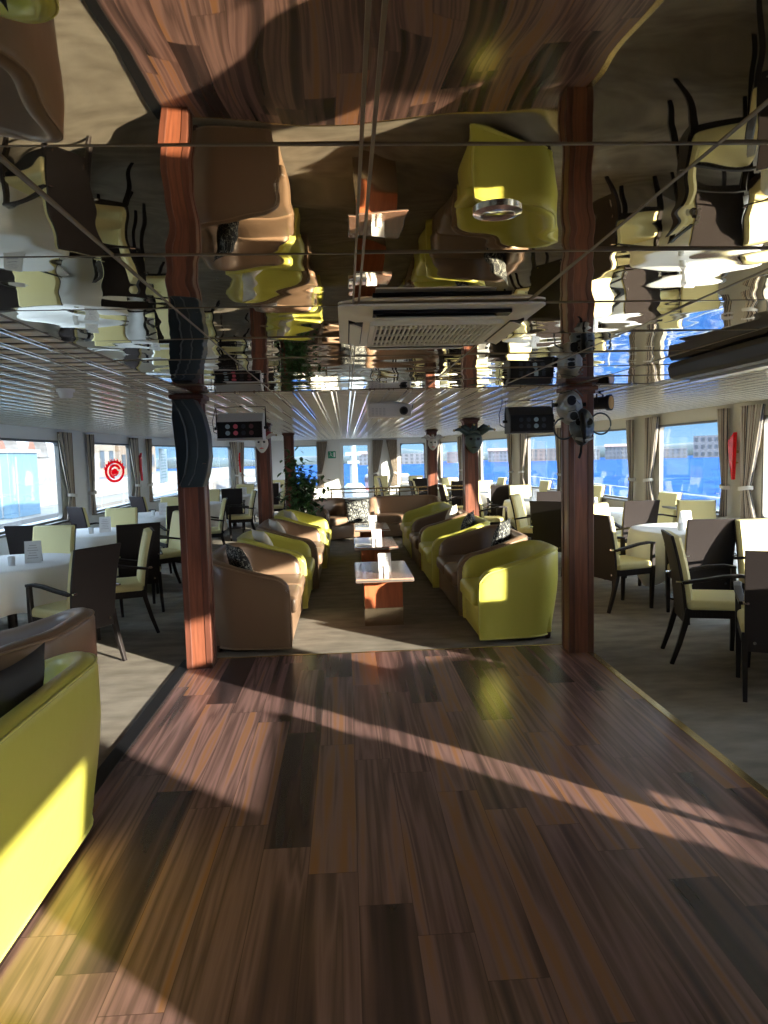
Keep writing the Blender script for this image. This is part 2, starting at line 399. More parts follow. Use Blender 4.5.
for c,s in (((-.43,0,1.0),(.10,.07,2.0)),((.43,0,1.0),(.10,.07,2.0)),((0,0,1.95),(.76,.07,.10)),((0,0,.14),(.76,.07,.28)),): add_box(bm, c, s)
obj('frame', bm, M_WPLAST, door)
bm = B(); add_box(bm, (0,0,1.09), (.76,.01,1.62)); obj('pane', bm, M_GLASS, door)
bm = B(); add_tube(bm, [(.38,-.05,.95),(.38,-.09,.98),(.38,-.09,1.18),(.38,-.05,1.21)], .012); obj('handle', bm, M_CHROME, door)
# wall behind the camera
bm = B(); add_box(bm, (.22,-7.06,1.1), (9.0,.12,2.2)); obj('wall_front', bm, M_PILLARD, kind='structure')
# roof slab above the slatted ceiling
bm = B(); vs = [bm.verts.new((x,y,CZ+.10)) for x,y in LW+RW[::-1]]; bm.faces.new(vs)
r = bmesh.ops.extrude_face_region(bm, geom=bm.faces[:]); bmesh.ops.translate(bm, vec=(0,0,.06), verts=[v for v in r['geom'] if isinstance(v, bmesh.types.BMVert)])
obj('ceiling', bm, M_LATB, kind='structure')
# mirror ceiling
MX = [-1.12,-.54,.04,.62,1.20,1.78,2.36]; MY = [-.65+.6*k for k in range(11)]   # -.65 .. 5.35
mc = bpy.data.objects.new('ceiling', None); COL.objects.link(mc); mc['kind']='structure'
for i in range(6):
    for j in range(10):
        bm = B(); x0,x1,y0,y1 = MX[i]+.003,MX[i+1]-.003,MY[j]+.003,MY[j+1]-.003
        add_box(bm, (0,0,0), (x1-x0,y1-y0,.012))
        o = obj('mirror_panel', bm, M_MIRROR, mc); o.location = ((x0+x1)/2,(y0+y1)/2,CZ+.006)
        o.rotation_euler = (random.uniform(-.007,.007), random.uniform(-.006,.006), 0)
bm = B()
for x in MX: add_box(bm, (x,2.35,CZ+.001), (.006,6.0,.008))
for y in MY: add_box(bm, (.62,y,CZ+.001), (3.48,.0055,.008))
add_box(bm, (.058,2.35,CZ+.001), (.006,6.0,.010))
obj('joint_strip', bm, M_SEAM, mc)
# slatted metal ceiling everywhere else (open cell grid)
bm = B(); SP = .145; X = -4.2+.05
def inmir(x): return MX[0]-.02 < x < MX[-1]+.02
while X < 4.65:
    # far end where the walls close in
    ye = 22.0
    W = RW if X > .2 else LW
    for yy in [k*.25 for k in range(40, 89)]:
        if (X > .2 and wx(W,yy) < X+.02) or (X <= .2 and wx(W,yy) > X-.02): ye = yy-.25; break
    y0 = 5.37 if inmir(X) else -3
    add_box(bm, (X,(y0+ye)/2,CZ-.002), (.014,ye-y0,.012))
    add_box(bm, (X+.035,(y0+ye)/2,CZ-.002), (.006,ye-y0,.012))
    X += SP
obj('ceiling', bm, M_ALUB, kind='structure')
bm = B(); y = -2.9
while y < 21.9:
    xa, xb = wx(LW,y)+.01, wx(RW,y)-.01
    for a,b_ in (((xa,MX[0]-.01),(MX[-1]+.01,xb)) if y < 5.37 else ((xa,xb),)):
        add_box(bm, ((a+b_)/2,y,CZ+.006), (b_-a,.095,.004))
    y += .15
obj('ceiling', bm, M_SLAT, kind='structure')
bm = B()
for a,b_ in (((-4.2),MX[0]),(MX[-1],4.65)): add_box(bm, ((a+b_)/2,-5.0,CZ), (b_-a,4.0,.02))
add_box(bm, (.62,-3.83,CZ), (3.5,6.35,.02))
obj('ceiling', bm, M_PLAST, kind='structure')

# ------------------------------------------------------------------ columns
def column(x, y, label, w=.185):
    t = thing('column', label, 'column', (x,y,0), 0, 'wooden columns')
    bm = B(); add_box(bm, (0,0,CZ/2), (w,w,CZ), bev=.008, seg=2); obj('shaft', bm, M_PILLAR, t)
    bm = B()
    for sx in (-1,1):
        for sy in (-1,1): add_box(bm, (sx*(w/2-.018),sy*(w/2-.018),CZ/2-.01), (.05,.05,CZ-.03), bev=.006, seg=1)
    obj('corner_moulding', bm, M_PILLARD, t)
    bm = B(); add_box(bm, (0,0,CZ-.028), (w+.07,w+.07,.035), bev=.01); add_box(bm, (0,0,CZ-.055), (w+.035,w+.035,.03), bev=.008); obj('collar', bm, M_PILLARD, t)
    return t
for k, y in enumerate((5.42, 10.15, 14.7)):
    column(-1.165, y, ['mahogany column with the curved black loudspeaker on its upper part','slim mahogany column on the left carrying a pale jester mask','left mahogany column farthest away beside the leafy potted plant'][k])
    column(1.815, y, ['mahogany column at right behind the lime armchair, grey masks on top','mahogany column on the right carrying the dark green jester mask','right mahogany column farthest away with a small white mask'][k])

# ------------------------------------------------------------------ tub seats
def tub(name, W, m, mp, label, cat, seats, D=.74):
    t = thing(name, label, cat)
    rc, th = .30, .115
    hw, hd = W/2, D/2
    # outer path from the front left round the back to the front right: (x, y, nx, ny)
    path = []
    for k in range(7): path.append((-hw, -hd+(D-rc)*k/7, -1, 0))
    for k in range(9):
        a = PI-PI/2*k/8; path.append((-hw+rc+rc*math.cos(a), hd-rc+rc*math.sin(a), math.cos(a), math.sin(a)))
    nb = 5
    for k in range(1, nb): path.append((-hw+rc+(W-2*rc)*k/nb, hd, 0, 1))
    path += [(-x,y,-nx,ny) for x,y,nx,ny in reversed(path[:16])]
    def hgt(x, y):
        f = (y+hd)/D; s = f*f*(3-2*f)
        h = .625+.155*s
        g = (y+hd)/.13
        if g < 1: h -= .13*(1-math.sqrt(max(0,1-(1-g)**2)))
        return h
    # refine near the front for a round front edge
    front = [(-hw, -hd+v, -1, 0) for v in (0,.01,.03,.06,.095)]
    path = front + path[2:-2] + [(-x,y,-nx,ny) for x,y,nx,ny in reversed(front)]
    path = [p for i,p in enumerate(path)]
    rings = []; rimpts = []
    for i,(x,y,nx,ny) in enumerate(path):
        h = hgt(x,y); e = .03; lean = .055*max(0,(y+hd)/D)+.012
        g = min(1, (y+hd)/.03); pin = .012*(1-g)
        prof = [(-pin-lean,.035),(-pin-lean*.72,.16),(-pin-lean*.42,.28),(-pin-lean*.16,.40),(-pin,.52),(-pin,h-.05),(-pin-.012,h-.02),(-th*.32,h-.003),(-th*.62,h),(-th+.012+pin,h-.02),(-th+pin,h-.05),(-th-.0+pin,.30),(-th+pin,.06)]
        rings.append([Vector((x+nx*o*1.0, y+ny*o, z)) for o,z in prof])
        rimpts.append(Vector((x+nx*(-pin-.006), y+ny*(-pin-.006), h-.022)))
    bm = B(); ring_sweep(bm, rings); obj('shell', bm, m, t, smooth=50)
    bm = B()
    low = [Vector((r_[0].x, r_[0].y, .04)) for r_ in rings]
    fr = [Vector((rings[0][k].x, rings[0][k].y-.002, rings[0][k].z)) for k in range(4)]
    fr2 = [Vector((rings[-1][k].x, rings[-1][k].y-.002, rings[-1][k].z)) for k in range(4)]
    add_tube(bm, low[:1]+fr[1:3]+rimpts+fr2[1:3][::-1]+low[-1:], .0065, 6)
    add_tube(bm, low, .009, 6)
    obj('piping', bm, mp, t, smooth=180)
    iw = W-2*th
    bm = B(); add_box(bm, (0,-.05,.17), (iw+.01,D-th+.02,.26), bev=.03, seg=3); obj('seat_base', bm, m, t, smooth=40)
    cw = iw/seats
    for k in range(seats):
        bm = B(); cx = -iw/2+cw*(k+.5)
        add_box(bm, (0,0,0), (cw-.006, D-th+.05, .15), bev=.045, seg=4)
        for v in bm.verts:
            if v.co.z > 0: v.co.z += .02*(1-(2*v.co.x/cw)**2)*(1-min(1,(2*v.co.y/(D-th))**2))
        o = obj('seat_cushion', bm, m, t, smooth=60); o.location = (cx,-.085,.37)
    bm = B(); cushion_back = [Vector((0,0,0))]
    bm.free()
    for sx in (-1,1):
        for sy in (-1,1):
            bm = B(); add_lathe(bm, [(.018,0),(.026,.02),(.026,.06)], 10); o = obj('foot', bm, M_FOOT, t, smooth=50); o.location = (sx*(hw-.14), sy*(hd-.13), 0)
    return t
def place_tub(proto, x, y, rz, label, group=None): return inst(proto, USED, (x,y,0), rz, label, group)
GS = 'tub seats along the central aisle'
# left row faces +X
def L_(n, y0, y1, m, lab):
    W = y1-y0-.02
    seats = 1 if W < 1.05 else 2
    nm = 'tub_armchair' if seats == 1 else 'tub_sofa'
    t = tub(nm, W, m, M_YPIPE if m is M_YEL else M_BPIPE, lab, 'armchair' if seats == 1 else 'sofa', seats)
    t['group'] = GS
    return t
for n,(y0,y1,m,lab) in enumerate([
        (5.66,7.12,M_BRN,'tan brown leather tub sofa in the left row, nearest the dance floor'),
        (7.17,8.22,M_YEL,'lime yellow tub seat in the left row holding a white cushion'),
        (8.24,9.72,M_BRN,'brown leather tub sofa between two lime seats in the left row'),
        (9.74,11.3,M_YEL,'lime yellow tub sofa farthest along the left row'),]):
    t = L_(n,y0,y1,m,lab); t.location = (-.79+(-.07,-.02,.05,.11)[n],(y0+y1)/2,0); t.rotation_euler = (0,0,PI/2)
for n,(y0,y1,m,lab) in enumerate([
        (5.68,6.56,M_YEL,'lime yellow tub armchair at the front of the right row, sunlit side'),
        (6.58,8.02,M_BRN,'brown leather tub sofa right behind the front lime armchair, right row'),
        (8.04,9.30,M_YEL,'lime yellow tub sofa in the middle of the right row'),
        (9.32,10.45,M_BRN,'brown leather tub seat fourth along the right row'),
        (10.47,12.0,M_YEL,'lime yellow tub sofa farthest along the right row')]):
    t = L_(n,y0,y1,m,lab); t.location = (1.45-(0,.03,.10,.12,.13)[n],(y0+y1)/2,0); t.rotation_euler = (0,0,-PI/2)
t = L_(0,1.40,3.17,M_YEL,'large lime yellow tub sofa at the left edge beside the dance floor'); t.location=(-1.45,2.36,0); t.rotation_euler=(0,0,-PI/2); del t['group']
t = L_(0,3.22,4.20,M_BRN,'brown leather tub armchair at left behind the large lime sofa'); t.location=(-1.80,3.72,0); t.rotation_euler=(0,0,-PI/2); del t['group']
t = L_(0,0,1.45,M_BRN,'brown tub sofa closing the aisle at the far end, facing the dance floor'); t.location=(1.12,13.6,0); t.rotation_euler=(0,0,0); del t['group']
t = L_(0,0,.95,M_BRN,'sunlit brown tub armchair at the far end beside the potted plant'); t.location=(-.26,13.45,0); t.rotation_euler=(0,0,math.radians(38)); del t['group']

t = L_(0,.10,1.70,M_YEL,'lime yellow tub sofa out of view right of the dance floor'); t.location=(2.20,.90,0); t.rotation_euler=(0,0,-PI/2); del t['group']
# scatter cushions
def cushion(label, x, y, z, rz, tilt, m, size=.38, group=None):
    bm = B(); n = 10; s = size
    def P(i,j,sg):
        u, v = -1+2*i/n, -1+2*j/n
        k = (1-u*u)*(1-v*v)
        px = u*s/2*(1-.07*(1-v*v)); pz = v*s/2*(1-.07*(1-u*u))
        return Vector((px, sg*.075*k**.55 if k > 0 else 0, pz))
    g = {}
    for sg in (-1,1):
        for i in range(n+1):
            for j in range(n+1):
                e = i in (0,n) or j in (0,n)
                key = (i,j,0 if e else sg)
                if key not in g: g[key] = bm.verts.new(P(i,j,sg))
        for i in range(n):
            for j in range(n):
                q = [g[(a,b_,0 if (a in (0,n) or b_ in (0,n)) else sg)] for a,b_ in ((i,j),(i+1,j),(i+1,j+1),(i,j+1))]
                bm.faces.new(q if sg < 0 else q[::-1])
    bmesh.ops.rotate(bm, cent=(0,0,0), matrix=Matrix.Rotation(tilt,3,'X'), verts=bm.verts)
    o = obj('scatter_cushion', bm, m, smooth=180); o.location=(x,y,z); o.rotation_euler=(0,0,rz)
    tag(o, label, 'cushion', group)
cushion('black and white patterned cushion on the brown sofa nearest in the left row', -.97,6.25,.665, PI/2+.5,-.35, M_SPECK)
cushion('white cushion on the lime seat of the left row', -.90,7.55,.66, PI/2+.5,-.4, M_CREAMS)
cushion('white cushion on the middle brown sofa of the left row', -.86,8.75,.66, PI/2+.4,-.4, M_CREAMS)
cushion('pale cushion on the farthest lime sofa of the left row', -.80,10.2,.66, PI/2+.4,-.4, M_CREAMS)
cushion('black and white patterned cushion standing on its corner, brown sofa of right row', 1.56,7.05,.70, -PI/2-.45,-.25, M_SPECK, .44)
cushion('black patterned cushion on the middle lime sofa of the right row', 1.50,8.65,.69, -PI/2-.3,-.3, M_SPECK)
cushion('pale lilac cushion on the fourth seat of the right row', 1.48,9.9,.68, -PI/2-.3,-.3, M_CREAMS)
cushion('large black and white patterned cushion on the far end seating', .20,13.2,.55, .1,-.25, M_SPECK, .48)
cushion('dark grey cushion on the large lime sofa at the left edge', -1.29,2.66,.68, -PI/2,-.22, M_DCUSH, .42)

# ------------------------------------------------------------------ coffee tables
def coffee_table():
    t = thing('coffee_table', 'x', 'table')
    bm = B(); add_box(bm, (0,0,.483), (.52,1.02,.034), bev=.004); obj('table_top', bm, M_TTOP, t)
    bm = B(); add_box(bm, (0,0,.479), (.526,1.026,.016)); obj('edge_band', bm, M_ALU, t)
    bm = B(); add_box(bm, (0,0,.316), (.36,.42,.30), bev=.004); obj('pedestal', bm, M_TWOOD, t)
    bm = B(); add_box(bm, (0,0,.085), (.365,.425,.17), bev=.003); obj('plinth', bm, M_MIRB, t)
    return t
ct = coffee_table()
def tent_card(loc, rz, label, group, big=1.0):
    if 'card' not in CH:
        bm = B(); w,h,d,th = .105,.15,.035,.0025
        for s in (-1,1):
            ring_sweep(bm, [[Vector((x,s*d,0)),Vector((x,s*d+th,0)),Vector((x,th,h)),Vector((x,0,h))] if s>0 else [Vector((x,-d,0)),Vector((x,-d-th,0)),Vector((x,-th,h)),Vector((x,0,h))] for x in (-w/2,w/2)])
        t = obj('menu_card', bm, M_PAPER)
        bm = B()
        for k in range(6): 
            z = .035+.017*k; yy_ = -d*(1-z/h)-.004
            add_box(bm, (0,yy_,z), (.07-.012*(k%3),.001,.004))
        obj('printed_lines', bm, M_INK, t)
        CH['card'] = t; o = t
    else: o = copy_tree(CH['card'])
    o.location = loc; o.rotation_euler=(0,0,rz); tag(o, label, 'card', group); o.scale = (big,)*3
def candle(loc, label, group):
    if 'candle' not in CH:
        t = thing('candle_holder', 'x', 'candle holder')
        bm = B(); add_lathe(bm, [(.024,0),(.028,.004),(.031,.075),(.028,.077),(.027,.072),(.0235,.02),(.0,.018)], 20); obj('glass', bm, M_CANDLE, t, smooth=50)
        bm = B(); add_lathe(bm, [(.02,.02),(.02,.05),(.002,.052)], 14); obj('wax', bm, M_PAPER, t, smooth=50)
        CH['candle'] = t; o = t
    else: o = copy_tree(CH['candle'])
    o.location = loc; tag(o, label, 'candle holder', group)
for k,(x,y) in enumerate([(.32,6.69),(.34,8.83),(.37,10.85)]):
    inst(ct, USED, (x,y,0), 0, 'cherry wood coffee table in the central aisle, %s' % ['closest to the dance floor','middle one of three','third one along, by the far sofas'][k], 'coffee tables')
    tent_card((x+.02,y-.10,.5), .1, 'white menu card standing on the %s coffee table' % ['nearest','middle','farthest'][k], 'menu cards on coffee tables', 1.15)
    candle((x+.02,y-.24,.5), 'small frosted candle holder on the %s coffee table' % ['nearest','middle','farthest'][k], 'candle holders on coffee tables')
    if k:
        bm = B(); add_box(bm, (0,0,.001), (.2,.28,.002)); o = obj('paper_sheet', bm, M_PAPER); o.location=(x-.15,y-.28,.5); tag(o, 'white paper sheet lying flat on the %s coffee table' % ['','middle','farthest'][k], 'paper')

# ------------------------------------------------------------------ dining chairs
def dining_chair():
    t = thing('dining_chair', 'x', 'chair')
    def backcurve(z):  # y of the back's rear face: leans backwards
        f = (z-.30)/.66
        return .205+.085*f*f+.02*f
    bm = B(); zs = [.30+.66*k/8 for k in range(9)]; rings = []
    for z in zs:
        y = backcurve(z); w = .44-.03*(1-(z-.30)/.66)
        rings.append([Vector((-w/2,y,z)),Vector((w/2,y,z)),Vector((w/2,y+.022,z)),Vector((-w/2,y+.022,z))])
    ring_sweep(bm, rings); obj('backrest', bm, M_BACKP, t, smooth=30, bevel=.004)
    bm = B(); rings = []
    for k,z in enumerate([.45,.46,.52,.60,.68,.76,.84,.90,.945,.955]):
        y = backcurve(z)-.001; w = .425; d = .05 if 0<k<9 else .03
        if k == 0 or k == 9: w = .40
        rings.append([Vector((-w/2,y,z)),Vector((-w/2,y-d*.6,z)),Vector((-w/2+.02,y-d,z)),Vector((w/2-.02,y-d,z)),Vector((w/2,y-d*.6,z)),Vector((w/2,y,z))])
    ring_sweep(bm, rings); obj('back_pad', bm, M_CREAM, t, smooth=40)
    bm = B(); add_box(bm, (0,-.015,.445), (.455,.44,.075), bev=.024, seg=3)
    for v in bm.verts:
        if v.co.z > .46: v.co.z += .012*(1-(v.co.x/.23)**2)
    obj('seat', bm, M_CREAM, t, smooth=50)
    bm = B(); add_box(bm, (0,0,.385), (.45,.43,.06), bev=.004, seg=1); obj('seat_rail', bm, M_DARKW, t)
    for sx in (-1,1):
        bm = B(); add_bar(bm, [(sx*.215,-.20,0),(sx*.215,-.205,.2),(sx*.218,-.21,.42),(sx*.225,-.205,.655)], [.028,.034,.038,.034],[.028,.036,.042,.034]); obj('leg', bm, M_DARKW, t, bevel=.003)
        bm = B(); add_bar(bm, [(sx*.205,.315,0),(sx*.205,.262,.16),(sx*.205,.215,.34),(sx*.205,.205,.42)], [.026,.032,.036,.036],[.030,.036,.042,.042]); obj('leg', bm, M_DARKW, t, bevel=.003)
        bm = B(); add_bar(bm, [(sx*.222,-.225,.66),(sx*.232,-.14,.672),(sx*.236,-.03,.665),(sx*.232,.10,.64),(sx*.222,.25,.615)], .048, .024)
        a = obj('armrest', bm, M_DARKW, t, bevel=.005)
        bm = B(); add_box(bm, (sx*.215,.262,.622), (.020,.060,.012)); add_tube(bm, [(sx*.195,.25,.622),(sx*.195,.285,.622)], .009, 8); obj('bracket', bm, M_CHROME, a)
    bm = B()
    for sx in (-1,1): add_tube(bm, [(sx*.15,.222,.36),(sx*.15,.236,.36)], .010, 10)
    obj('bolt_cap', bm, M_CHROME, t)
    return t
dc = dining_chair()
def chair(x, y, fx, fy, label, group='dining chairs with pale yellow upholstery'):
    for tx, ty in RT+LT:      # keep the seats clear of the hanging cloths
        dx, dy = x-tx, y-ty; dd = math.hypot(dx, dy)
        if .01 < dd < .90: x, y = tx+dx/dd*.90, ty+dy/dd*.90
    inst(dc, USED, (x,y,0), facing(fx,fy), label, group)

def round_table(x, y, label, r=.60, side=1, seed=0, card=True, key='', rot=0):
    t = thing('round_table', label, 'table', (x,y,0), 0, 'round dining tables')
    bm = B(); add_lathe(bm, [(0.0,.715),(r-.01,.715),(r-.004,.722),(r-.004,.735),(r-.01,.74),(0,.74)], 40); obj('table_top', bm, M_DARKW, t, smooth=40)
    bm = B(); add_lathe(bm, [(.24,0),(.25,.02),(.05,.05),(.04,.1),(.04,.70),(.12,.713)], 24); obj('pedestal', bm, M_DARKW, t, smooth=40)
    # cloth: flat top, soft edge, then a folded skirt that ends in four low corners
    bm = B(); n = 96; rings = []; rnd = random.Random(seed); ph = rnd.uniform(0,6)
    for (fr, z0) in ((.02,.7455),(.5,.7455),(.9,.7455),(.985,.7445),(1.0,.738)):
        rings.append([Vector((r*1.006*fr*math.cos(2*PI*k/n), r*1.006*fr*math.sin(2*PI*k/n), z0)) for k in range(n)])
    for f in (.12,.28,.46,.64,.82,1.0):
        ring = []
        for k in range(n):
            a = 2*PI*k/n
            c4 = abs(math.cos(2*(a-rot)))**3
            drop = .34+.20*(c4)
            fold = (.032*math.sin(14*a+ph)+.020*math.sin(9*a+2*ph))*f
            rr = r*1.006+.012+.03*f*c4+fold*(0.7+.5*c4)
            ring.append(Vector((rr*math.cos(a), rr*math.sin(a), .738-drop*f)))
        rings.append(ring)
    rv = ring_sweep(bm, rings, caps=False); bm.faces.new(rv[0])
    o = obj('tablecloth', bm, M_CLOTH, None, smooth=180, solid=.002); o.location = (x,y,0)
    tag(o, 'white cloth draped over the %s' % key, 'tablecloth', 'white tablecloths')
    if card:
        cx_ = x-.08 if side > 0 else x+.24
        tent_card((cx_,y-.05,.748), .25, 'white menu card on the %s' % key, 'menu cards on dining tables', 1.25)
        candle((cx_-.12,y-.20,.748), 'candle holder on the %s' % key, 'candle holders on dining tables')

RT = [(3.60,-.75),(3.60,2.05),(3.58,4.78),(3.62,7.18),(3.50,9.6),(3.35,12.0),(3.15,14.55),(2.75,17.0),(2.1,19.3)]
LT = [(-3.25,3.6),(-2.98,6.26),(-3.20,8.75),(-3.15,11.3),(-3.0,13.8),(-2.6,16.3),(-2.05,18.7)]
RN = ['round table behind the camera at right','round table just out of view at right','round table at the right edge','large round table at right before the big window']+['%s round table in the right row, from the large one' % s for s in ('second','third','fourth','fifth','sixth')]
LN = ['round table out of view at left','nearest round table at left']+['%s round table along the left side' % s for s in ('second','third','fourth','fifth','sixth')]
for k,(x,y) in enumerate(RT): round_table(x,y,'round pedestal table under the white cloth, %s' % RN[k].replace('round table ',''), seed=k, key=RN[k], rot=.6+k)
for k,(x,y) in enumerate(LT): round_table(x,y,side=-1,label='round pedestal table under the white cloth, %s' % LN[k].replace('round table ',''), seed=20+k, key=LN[k], rot=.3+k)
D_ = 'dark backed chair'
# right side, placed one by one
chair(2.78,4.34,.45,.9, 'dark backed chair cut by the right edge, its back to the viewer')
chair(2.74,5.08,1,-.28, 'chair in profile at right, seat turned to the table at the right edge')
chair(3.62,5.62,-.05,-1, 'chair with pale yellow back at the right edge, facing the viewer')
chair(3.30,6.38,.12,1, 'dark backed chair before the large right table, its back half sunlit')
chair(2.80,6.92,.95,.3, 'chair on the aisle side of the large right table, by the column')
chair(3.10,7.98,.45,-.9, 'sunlit yellow chair behind the left rim of the large right table')
chair(4.12,8.00,-.4,-.9, 'pale yellow chair behind the large right table under the red lamp')
chair(3.62,8.72,.0,1, 'chair with a grey brown back beyond the large right table')
chair(4.22,9.75,-1,-.25, 'yellow chair by the window at the second table of the right row')
chair(2.72,9.02,.6,.8, 'olive dark backed chair just left of the near right column')
chair(2.78,10.1,.85,-.5, 'sunlit yellow chair on the aisle side of the second right table')
# out of view at right, standing in the sun's way
chair(2.78,2.10,1,0, 'dining chair out of view right, aisle side of that table')
chair(3.55,2.86,0,-1, 'dining chair out of view right, far side of that table')
chair(3.60,3.98,0,1, 'dark backed chair at the near side of the right edge table')
chair(2.80,-.62,1,0, 'dining chair behind the camera at right, aisle side')
chair(3.55,.08,0,-1, 'dining chair behind the camera at right, far side of table')
chair(2.95,-1.35,.8,.7, 'dining chair behind the camera at right, near side of table')
for k in range(5,9):
    x,y = RT[k]; n_ = RN[k].split(' in ')[0].replace('round ','')
    chair(x-.88,y-.12,1,.1, 'chair on the aisle side of the %s in the right row' % n_)
    chair(x-.12,y-.88,.1,1, 'dark backed chair before the %s in the right row' % n_)
    chair(x-.05,y+.88,0,-1, 'yellow chair behind the %s in the right row' % n_)
    if k < 8: chair(x+.84,y+.25,-1,-.2, 'yellow chair by the window at the %s in the right row' % n_)
# left side
chair(-2.20,5.62,-.88,.5, 'dark backed chair at left with its woven back to the viewer')
chair(-2.17,6.62,-1,-.35, 'chair seen side-on at left with a cream pad and dark arms')
chair(-2.30,7.62,-.45,.9, 'tall dark backed chair at left behind the chair seen side-on')
chair(-2.38,8.78,-.75,-.65, 'pale yellow armed chair just left of the loudspeaker column')
chair(-3.08,7.18,-.05,-1, 'pale yellow chair facing the viewer behind the nearest left table')
chair(-3.38,7.84,0,1, 'black backed chair between the two nearest left tables')
chair(-3.72,6.95,.55,-.8, 'pale chair turned at an angle by the left window')
chair(-2.98,5.28,0,1, 'chair in the left foreground with sunlit yellow seat and black arms')
chair(-3.12,9.62,.1,-1, 'pale yellow chair under the window curtain, behind second left table')
chair(-2.50,10.35,-.5,.85, 'black backed chair at left before the third left table')
for k in range(3,7):
    x,y = LT[k]; n_ = LN[k].replace('round ','')
    chair(x+.88,y+.12,-1,-.2, 'chair on the aisle side of the %s' % n_)
    chair(x+.10,y+.88,0,-1, 'pale yellow chair behind the %s' % n_)
    if k > 3: chair(x+.12,y-.88,-.1,1, 'black backed chair before the %s' % n_)
    if k < 6: chair(x-.60,y-.66,.7,.8, 'chair on the window side of the %s' % n_)
chair(-2.95,4.42,0,-1, 'dining chair out of view at left, far side of that table')
chair(1.05,20.9,0,-1, 'yellow chair standing right of the glazed end door')

# ------------------------------------------------------------------ curtains and tiebacks
def make_curtain(w=.34):
    t = thing('curtain', 'x', 'curtain')
    bm = B(); nu, nv = 60, 28; H = 1.30; uvl = bm.loops.layers.uv.new('UVMap'); g = []
    for j in range(nv+1):
        v = j/nv; z = H*(1-v)                       # v=0 top
        zt = .36
        if z > zt: k = (z-zt)/(H-zt); wd = w*(.36+.64*k**.8); cx = -w*.5*(1-(.36+.64*k**.8))*1.0
        else: k = 1-z/zt; wd = w*(.36+.34*k); cx = -w*.5*(1-(.36+.34*k))
        row = []
        for i in range(nu+1):
            u = i/nu
            row.append(bm.verts.new((cx-wd/2+wd*u, .030*math.sin(u*2*PI*6.5)*(.75+.25*k)+.008*math.sin(u*40+v*3), z)))
        g.append(row)
    for j in range(nv):
        for i in range(nu):
            f = bm.faces.new((g[j][i],g[j][i+1],g[j+1][i+1],g[j+1][i]))
            for l,(a,b_) in zip(f.loops,((i,j),(i+1,j),(i+1,j+1),(i,j+1))): l[uvl].uv = (a/nu, b_/nv)
    obj('drape', bm, M_CURT, t, smooth=180, solid=.003)
    bm = B(); cx = -w*.32
    pts = [(cx+.085*math.cos(a), .055*math.sin(a), .36+.012*math.cos(a)) for a in [2*PI*k/20 for k in range(20)]]
    for dz in (-.014,0,.014): add_tube(bm, [(x,y,z+dz) for x,y,z in pts], .010, 6, closed=True)
    obj('tieback', bm, M_CREAMS, t, smooth=180)
    return t
cu = make_curtain()
def curtains(W, wins, side, idx):
    s = 1 if side == 'right' else -1
    for n, i in enumerate(idx):
        a, b_ = wins[i]
        for end, yv in (('near', a), ('far', b_)):
            if side == 'right' and i == 4 and end == 'near': continue
            yc = yv-.07 if end == 'near' else yv+.06
            x = wx(W, yc)-s*.075
            tang = math.atan2(wx(W,yc+.2)-wx(W,yc-.2), .4)
            # local +x runs towards the window centre's opposite side; mirrored with scale
            o = inst(cu, USED, (x,yc,.75), 0, 'striped beige curtain tied back at the %s edge of the %s window on the %s' % (end, ORD[n], side), 'striped tied curtains')
            o.rotation_euler = (0,0,PI/2-tang)
            o.scale = (.5 if end == 'near' else -1.25, 1, 1)
curtains(RW, WIN_R, 'right', [4,5,6,7,8,9])
curtains(LW, WIN_L, 'left', [4,5,6,7,8,9])
for x,sc,lab in ((1.02,1,'gathered striped curtain hanging just right of the glazed end door'),(1.45,-1,'striped curtain left of the end wall window on the right'),(-.72,1,'striped curtain by the exit sign, left of the end door')):
    o = inst(cu, USED, (x,21.92,.62), 0, lab, 'striped tied curtains'); o.scale = (sc,1,1.1)
# pelmet rails
# ------------------------------------------------------------------ red wall lamps
def red_lamp(x, y, s, label):
    t = thing('wall_lamp', label, 'lamp', (x,y,1.2), 0 if s>0 else PI, 'red wall lamps')
    bm = B()
    for sg in (1,):
        P = [(-.035,.56),(.10,.46),(.085,.32),(.01,0),(-.012,0)]
        ring_sweep(bm, [[Vector((-.05,a,z)) for a,z in P],[Vector((-.075-.02*1,a*.9,z)) for a,z in P]])
    obj('shade', bm, M_RED, t, bevel=.004)
    bm = B(); add_tube(bm, [(0,.03,.33),(-.05,.03,.33)], .018, 10); add_tube(bm, [(0,.03,.2),(-.05,.02,.2)], .01, 8); obj('mount', bm, M_BRASS, t)
red_lamp(4.65,8.06,1,'red glass wall lamp like a shard on the right window pier')
red_lamp(-4.19,14.4,-1,'red glass wall lamp on the left pier near the loudspeaker')
red_lamp(-3.06,20.08,-1,'small red glass wall lamp on the far left window pier')

# ------------------------------------------------------------------ things on the ceiling
# air conditioning cassette
t = thing('air_conditioner', 'off white ceiling air conditioner cassette with a slatted grille', 'air conditioner', (.335,2.70,CZ-.030))
bm = B(); hw,hd = .345,.385
rings = [[Vector((x,y,z)) for x,y in rrect(2*w_,2*d_,.03,3)] for w_,d_,z in ((hw-.005,hd-.005,.028),(hw,hd,.026),(hw,hd,.020),(hw-.06,hd-.06,0))]
ring_sweep(bm, rings); obj('panel', bm, M_PLAST, t, smooth=30)
bm = B(); add_box(bm, (0,.02,-.001), (.44,.46,.004)); obj('intake_cavity', bm, M_BLACK, t)
bm = B()
for k in range(25): add_box(bm, (-.21+.0175*k,.02,-.006), (.006,.45,.012), rot=Matrix.Identity(3))
for k in range(3): add_box(bm, (0,.02-.15+.15*k,-.006), (.44,.006,.011))
for sx in (-1,1): add_box(bm, (sx*.225,.02,-.007), (.018,.48,.014))
